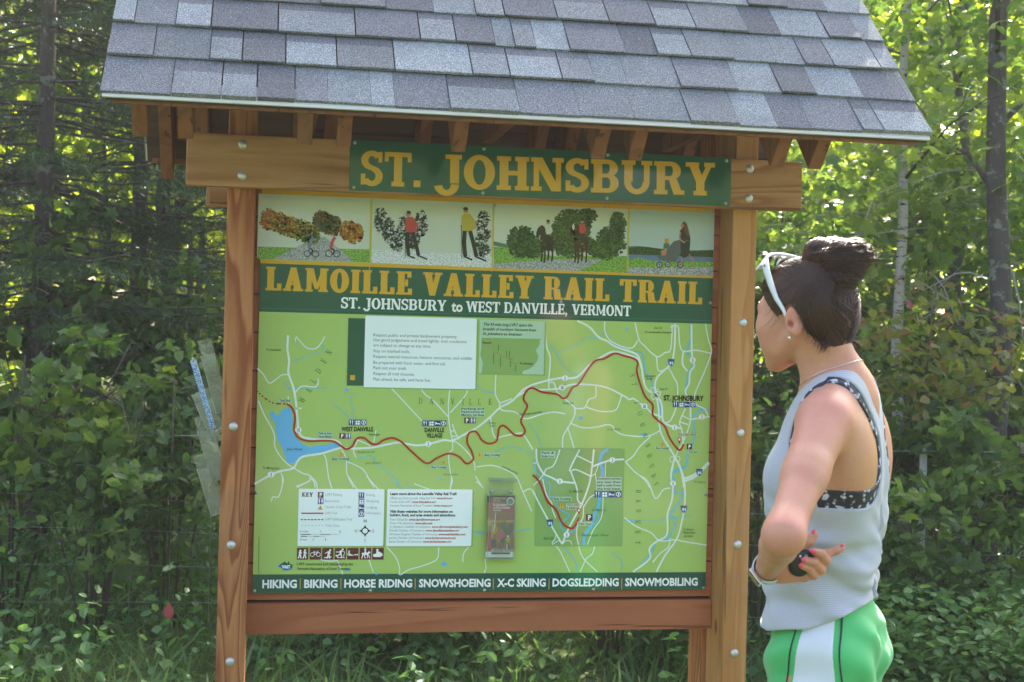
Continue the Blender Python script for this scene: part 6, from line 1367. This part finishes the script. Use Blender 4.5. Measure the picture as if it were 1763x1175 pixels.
# near shrubs along the wire fence (left to right)
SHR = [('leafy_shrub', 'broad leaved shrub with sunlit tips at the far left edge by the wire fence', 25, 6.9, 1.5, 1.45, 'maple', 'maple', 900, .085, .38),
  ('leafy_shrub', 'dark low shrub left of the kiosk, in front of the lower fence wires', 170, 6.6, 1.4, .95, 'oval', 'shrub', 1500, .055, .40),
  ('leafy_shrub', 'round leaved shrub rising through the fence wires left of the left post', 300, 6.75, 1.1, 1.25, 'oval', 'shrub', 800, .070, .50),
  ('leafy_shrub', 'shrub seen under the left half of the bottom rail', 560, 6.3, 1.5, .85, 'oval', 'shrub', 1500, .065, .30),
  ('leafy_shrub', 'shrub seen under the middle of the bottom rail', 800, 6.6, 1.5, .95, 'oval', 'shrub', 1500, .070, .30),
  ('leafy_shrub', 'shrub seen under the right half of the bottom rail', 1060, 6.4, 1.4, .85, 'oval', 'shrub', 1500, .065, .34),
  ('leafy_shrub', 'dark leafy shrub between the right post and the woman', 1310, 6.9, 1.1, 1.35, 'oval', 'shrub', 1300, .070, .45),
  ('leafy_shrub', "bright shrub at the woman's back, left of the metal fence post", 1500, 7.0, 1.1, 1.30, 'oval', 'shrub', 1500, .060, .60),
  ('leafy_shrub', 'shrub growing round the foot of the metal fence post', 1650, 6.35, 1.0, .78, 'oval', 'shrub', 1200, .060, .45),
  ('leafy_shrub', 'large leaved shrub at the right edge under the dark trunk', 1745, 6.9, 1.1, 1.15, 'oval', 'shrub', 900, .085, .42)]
for i, (nm_, lb, px, d, w_, h_, kd, lm, nl, sz, ti) in enumerate(SHR):
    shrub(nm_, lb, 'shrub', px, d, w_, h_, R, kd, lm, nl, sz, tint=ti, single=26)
for lb, px, d, w_, h_, nl, sz, kd in (('tall dark thicket standing behind the fence at far left', 60, 8.6, 2.0, 2.0, 2600, .085, 'maple'), ('tall dark thicket behind the brochure holders left of the kiosk', 270, 8.8, 1.9, 1.7, 2400, .080, 'maple'), ('thicket hidden mostly by the map board, seen below its rail', 620, 8.9, 2.2, 1.5, 1800, .08, 'oval'), ('thicket behind the right half of the kiosk, seen below its rail', 1000, 9.0, 2.2, 1.6, 1800, .08, 'oval'),
                                      ('tall thicket behind the fence right of the right post', 1330, 8.8, 1.7, 1.8, 2200, .085, 'maple'), ('tall thicket behind the metal fence post', 1560, 8.8, 1.7, 1.75, 2400, .080, 'maple'), ('tall thicket behind the fence at the right edge', 1740, 8.6, 1.7, 1.75, 2200, .085, 'maple')):
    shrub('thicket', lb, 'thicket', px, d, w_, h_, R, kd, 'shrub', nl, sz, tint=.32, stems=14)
# young trees with turning leaves to the right of the woman
ex = np.array([at(1490+R.uniform(0, 270), 575+R.uniform(-45, 115)+20*math.sin(i), 6.9+R.uniform(-.35, .35)) for i in range(420)])
tree('young_maple', 'young tree with turning pink and orange leaves right of the woman', 'young tree', 1600, 6.9, 1.75, .014, R, 'oval', 'autumn', 160, .068, .55, .75, clump=.06, tint=.33, n=12, extra=ex, bk='twig')
# broadleaf trees right: layered sprays of leaves
def sprays(boxes, R, per=34):
    out = []
    for (x0, x1, y0, y1, d0, d1, n) in boxes:
        for _ in range(n):
            c = at(R.uniform(x0, x1), R.uniform(y0, y1), R.uniform(d0, d1)); k = per
            out.append(c+R.normal(0, 1, (k, 3))*[.26, .22, .055])
    return np.concatenate(out)
tree('maple_tree', 'leafy maple with bright sprays above the kiosk roof corner at upper right', 'tree', 1660, 8.4, 5.2, .045, R, 'maple', 'maple', 1500, .095, .35, 1.5, tint=.66, extra=sprays([(1480, 1763, -60, 330, 7.2, 8.8, 34), (1330, 1700, 250, 420, 7.6, 9, 16)], R), bk='grey')
tree('maple_tree', 'leafy maple with sprays beside the dark trunk, level with the header beam', 'tree', 1600, 9.2, 4.6, .035, R, 'maple', 'maple', 900, .090, .3, 1.3, tint=.62, extra=sprays([(1300, 1763, 330, 600, 7.8, 9.6, 34)], R), bk='dark')
tree('maple_tree', "maple sapling behind the woman's head, right of the right post", 'tree', 1345, 9.4, 4.0, .018, R, 'oval', 'maple', 900, .075, .25, 1.0, tint=.6, extra=sprays([(1300, 1500, 380, 680, 8.2, 9.6, 14)], R), bk='dark')
t = tree('large_tree', 'tall tree with a thick dark trunk near the right edge', 'tree', 1690, 7.25, 6.5, .072, R, 'maple', 'maple', 900, .10, .60, 1.4, topx=.26, tint=.5, bk='dark')
t = tree('birch_tree', "pale spotted birch trunk right of the woman's bun", 'birch', 1548, 7.6, 6.0, .036, R, 'oval', 'maple', 900, .07, .5, 1.2, topx=.02, tint=.6, bk='birch')
t = tree('birch_tree', 'slim pale birch under the right corner of the roof', 'birch', 1548, 11.5, 6.5, .045, R, 'oval', 'far', 900, .08, .5, 1.3, topx=.25, tint=.6, bk='birch')
# dead twigs on the dark trunk
q = MB()
for px0, py0, px1, py1 in ((1690,590,1560,470),(1740,560,1600,520),(1745,470,1763,600),(1700,480,1590,500),(1600,470,1650,560),(1738,490,1690,610),(1560,250,1680,200),(1500,260,1600,240),(1720,165,1560,230),(1720,300,1520,330),(1520,330,1475,420)):
    a, b = at(px0, py0, 7.75), at(px1, py1, 7.5); m_ = (a+b)/2+np.array([0, 0, .06]); q.tube([a, (a+m_)/2+[0, .02, .02], m_, b], [.007, .006, .0045, .002], 5)
    for _ in range(3): s0 = a+(b-a)*R.uniform(.2, .9); q.tube([s0, s0+R.normal(0, .12, 3)], [.003, .0012], 4, cap=False)
q.build('dead_branches', BK['pale'], [o for o in D.objects if o.get('label', '').startswith('tall tree with a thick')][0], True, 'stuff')
# left side
tree('large_tree', 'tree with a stout dark trunk behind the brochure holders', 'tree', 283, 10.0, 6.5, .075, R, 'maple', 'maple', 1500, .10, .42, 1.6, tint=.35, extra=sprays([(-40, 420, 380, 560, 9, 11, 20)], R), bk='dark')
tree('thin_tree', 'slim dark stem at the left edge below the spruce', 'tree', 78, 10.5, 5.5, .026, R, 'maple', 'maple', 900, .09, .45, 1.3, tint=.5, extra=sprays([(-60, 120, 260, 420, 9.5, 11, 8)], R), bk='dark')
tree('thin_tree', 'slim dark stem between the stout trunk and the left edge', 'tree', 178, 11.5, 5.5, .03, R, 'oval', 'far', 900, .09, .4, 1.3, tint=.5, bk='dark')
def spruce(label, px, d, h_, R, n=34):
    b = ground_at(px, d); t = empty('spruce_tree', b, label, 'spruce'); q = MB(); q.tube([np.array(b)-[0,0,.1], np.array(b)+[0, 0, h_]], [.08, .015], 8); q.build('trunk', BK['dark'], t, True); q = MB(); pos, dr = [], []
    for i in range(n*4):
        z = h_*R.uniform(.22, 1); L = (h_-z)*.32+.25; a = R.uniform(0, 6.283); dv = np.array([math.cos(a), math.sin(a), -.12]); p0 = np.array(b)+[0, 0, z]; q.tube([p0, p0+dv*L*.5, p0+dv*L+[0, 0, .08*L]], [.010, .007, .003], 4, cap=False)
        for _ in range(15):
            tt = R.uniform(.2, 1); s0 = p0+dv*L*tt; sdv = np.cross(dv, [0, 0, 1])*R.choice([-1, 1])*R.uniform(.4, 1)+dv*.7+[0, 0, R.uniform(-.4, .1)]; sl = R.uniform(.12, .3)
            m = 34; u_ = R.uniform(0, 1, m)[:, None]; pos.append(s0+sdv*sl*u_); dr.append(np.repeat([sdv], m, 0)*.7+R.normal(0, .55, (m, 3)))
    q.build('branches', BK['dark'], t, True, 'stuff'); pos = np.concatenate(pos); leaves('needles', pos, .055, 'needle', LM['needle'], R, .3, .1, None, t, direc=np.concatenate(dr)); return t
spruce('dark spruce filling the upper left corner beside the roof', 70, 8.6, 6.4, R, 62)
spruce('dark spruce half hidden behind the left end of the roof', 235, 10.5, 7.0, R, 44)
# tall trees added behind the kiosk to shade the left; then the wood beyond
for i, (px, d, h_) in enumerate(((300,12.0,7.5),(520,11.5,8.2),(760,12.0,8.2),(980,12.5,8))): tree('background_tree', 'slender leafy tree in the sunlit wood beyond the fence', 'tree', px, d, h_, .05, R, 'maple', 'maple', 2200, .13, .2, 1.9, tint=.4, group='trees of the sunlit wood', n=14)
for i in range(34):
    px = -350+i*73+R.uniform(-50, 50); d = (13.5, 17, 21.5)[i % 3]+R.uniform(-1, 1.5)
    tree('background_tree', 'slender leafy tree in the sunlit wood beyond the fence', 'tree', px, d, R.uniform(4.6, 7.2)+d*.07, R.uniform(.03, .07), R, 'quad', 'far', 2100, .15, .08, 1.9, tint=.5, group='trees of the sunlit wood', bk=('dark', 'grey', 'dark')[i % 3], clump=.38, n=15)
# distant mass of woods all round
n = 60000; a = R.uniform(-1.2, 1.2, n)+YAW; rr = R.uniform(26, 46, n); cl = R.normal(0, 1, n)
zz = R.uniform(0, 1, n)**.8*(9+2.0*np.sin(a*17)+1.5*np.sin(a*41)); pos = np.stack([CAM[0]+np.sin(a)*rr, CAM[1]+np.cos(a)*rr, zz], 1)
leaves('distant_woods', pos, .42, 'quad', LM['far'], R, .35, .2, .45+.25*np.sin(pos[:, 0]*1.1)*np.sin(pos[:, 2]*1.3)).data.name = 'distant_woods'
n = 26000; a = R.uniform(-1.3, 1.3, n)+math.pi; rr = R.uniform(34, 46, n); zz = R.uniform(0, 1, n)**.8*(9+2.0*np.sin(a*17)+1.5*np.sin(a*41)); pos = np.stack([np.sin(a)*rr, np.cos(a)*rr, zz], 1)
leaves('distant_woods', pos, .6, 'quad', LM['far'], R, .35, .2, .4+.2*np.sin(pos[:, 0]*1.1))
# grass and weeds
def patch(n, x0, x1, y0, y1): p = np.stack([R.uniform(x0, x1, n), R.uniform(y0, y1, n)], 1); return p
n = 26000; P2 = patch(n, -6, 7, .8, 7.5); z = np.array([gz(x, y) for x, y in P2]); leaves('grass', np.column_stack([P2, z]), .20, 'blade', LM['grass'], R, .15, -1.4, .4+.2*np.sin(P2[:, 0]*2)*np.cos(P2[:, 1]*1.7))
n = 7000; P2 = patch(n, -7, 7, -7, .8); z = np.array([gz(x, y) for x, y in P2]); leaves('grass', np.column_stack([P2, z]), .09, 'blade', LM['grass'], R, .15, -1.4, .5)
k_ = 900; cen = np.stack([R.uniform(-5, 6.5, k_), R.uniform(1.6, 5.2, k_)], 1); cc = np.repeat(cen, 14, 0)+R.normal(0, .06, (k_*14, 2)); hz = np.repeat(R.uniform(.12, .52, k_), 14)*R.uniform(.25, 1, k_*14)
z = np.array([gz(x, y) for x, y in cc]); leaves('weeds', np.column_stack([cc, z+hz]), .055, 'oval', LM['weed'], R, .55, .1, .45+.2*np.sin(cc[:, 0]*3))
red = mat('red_leaf', (.42,.07,.08), .5); P_, F_ = leaf_shape('oval'); q = MB(); c = at(291, 1053, 5.9); q.add([c+AR*x*.075+AU*(y-.5)*.075-AF*z_*.07 for x, y, z_ in P_], [tuple(f) for f in F_])
sb = [o for o in D.objects if o.get('label', '').startswith('round leaved shrub rising')][0]; o = q.build('leaf', red, sb); o['label'] = 'single red leaf'; q = MB(); q.tube([c-AU*.03, at(300, 1100, 6.1), np.array(sb.location)+[0, 0, .05]], .002, 4); q.build('stem', BK['twig'], sb)
n = 5200; pw = np.array([at(R.uniform(1440, 1850), 600, R.uniform(5.5, 6.5)) for _ in range(260)])[:, :2]; cc = np.repeat(pw, 20, 0)+R.normal(0, .07, (n, 2)); hz = np.repeat(R.uniform(.18, .50, 260), 20)*R.uniform(.35, 1, n)
leaves('weeds', np.column_stack([cc, np.array([gz(x, y) for x, y in cc])+hz]), .048, 'oval', LM['weed'], R, .6, .1, .78+.15*np.sin(cc[:, 0]*5))
# wire fence
M['wire'] = mat('rusty_wire', (.34,.36,.38), .5, .5, .5); M['tpost'] = mat('pale_steel_post', (.55,.62,.62), .6, .4, .2)
pA, pB = at(-900, 600, 6.6), at(2700, 600, 6.6); fd = pB-pA; fd[2] = 0; FL = np.linalg.norm(fd); fd /= FL
fence = empty('wire_fence', (pA[0], pA[1], 0), 'low woven wire fence running through the shrubs behind the kiosk', 'fence')
def fp(s_, z): p = pA+fd*s_; return np.array([p[0], p[1], z])
s_tp = float((at(1594, 600, 6.6)-pA)@fd); 
ns = FL
for i, z in enumerate((.16, .33, .50, .66, .82, .97)):
    q = MB(); q.tube([fp(s_, z+.012*math.sin(s_*2.1+i)) for s_ in np.arange(0, FL, .35)], .0014 if i < 5 else .0022, 5); q.build('wire', M['wire'], fence, True)
s_ = .1
while s_ < FL: q = MB(); q.tube([fp(s_, .05), fp(s_, .80)], .0010, 4); q.build('stay_wire', M['wire'], fence); s_ += .19
for ss in (s_tp, s_tp-2.6, s_tp-5.2, s_tp+2.6):
    q = MB(); c = fp(ss, 0); q.box((c[0]-.018, c[1]-.004, -.3), (c[0]+.018, c[1], .97)); q.box((c[0]-.003, c[1]+.0005, -.3), (c[0]+.003, c[1]+.032, .97))
    for i in range(16): q.box((c[0]-.007, c[1]-.010, .15+i*.055), (c[0]+.007, c[1]-.0045, .165+i*.055))
    q.build('steel_post', M['tpost'], fence)

hz_mt = D.materials.new('air'); hz_mt.use_nodes = True; hn = hz_mt.node_tree; hn.nodes.remove(hn.nodes['Principled BSDF'])
pv = hn.nodes.new('ShaderNodeVolumePrincipled'); pv.inputs['Density'].default_value = .0018; pv.inputs['Color'].default_value = (.95,.96,.98,1); pv.inputs['Anisotropy'].default_value = .2
hn.links.new(pv.outputs[0], hn.nodes['Material Output'].inputs['Volume'])
q = MB(); q.box((-75, -75, -1.6), (75, 75, 16)); q.build('haze', hz_mt, kind='stuff')  # thin scattering box added to lift the dark tones
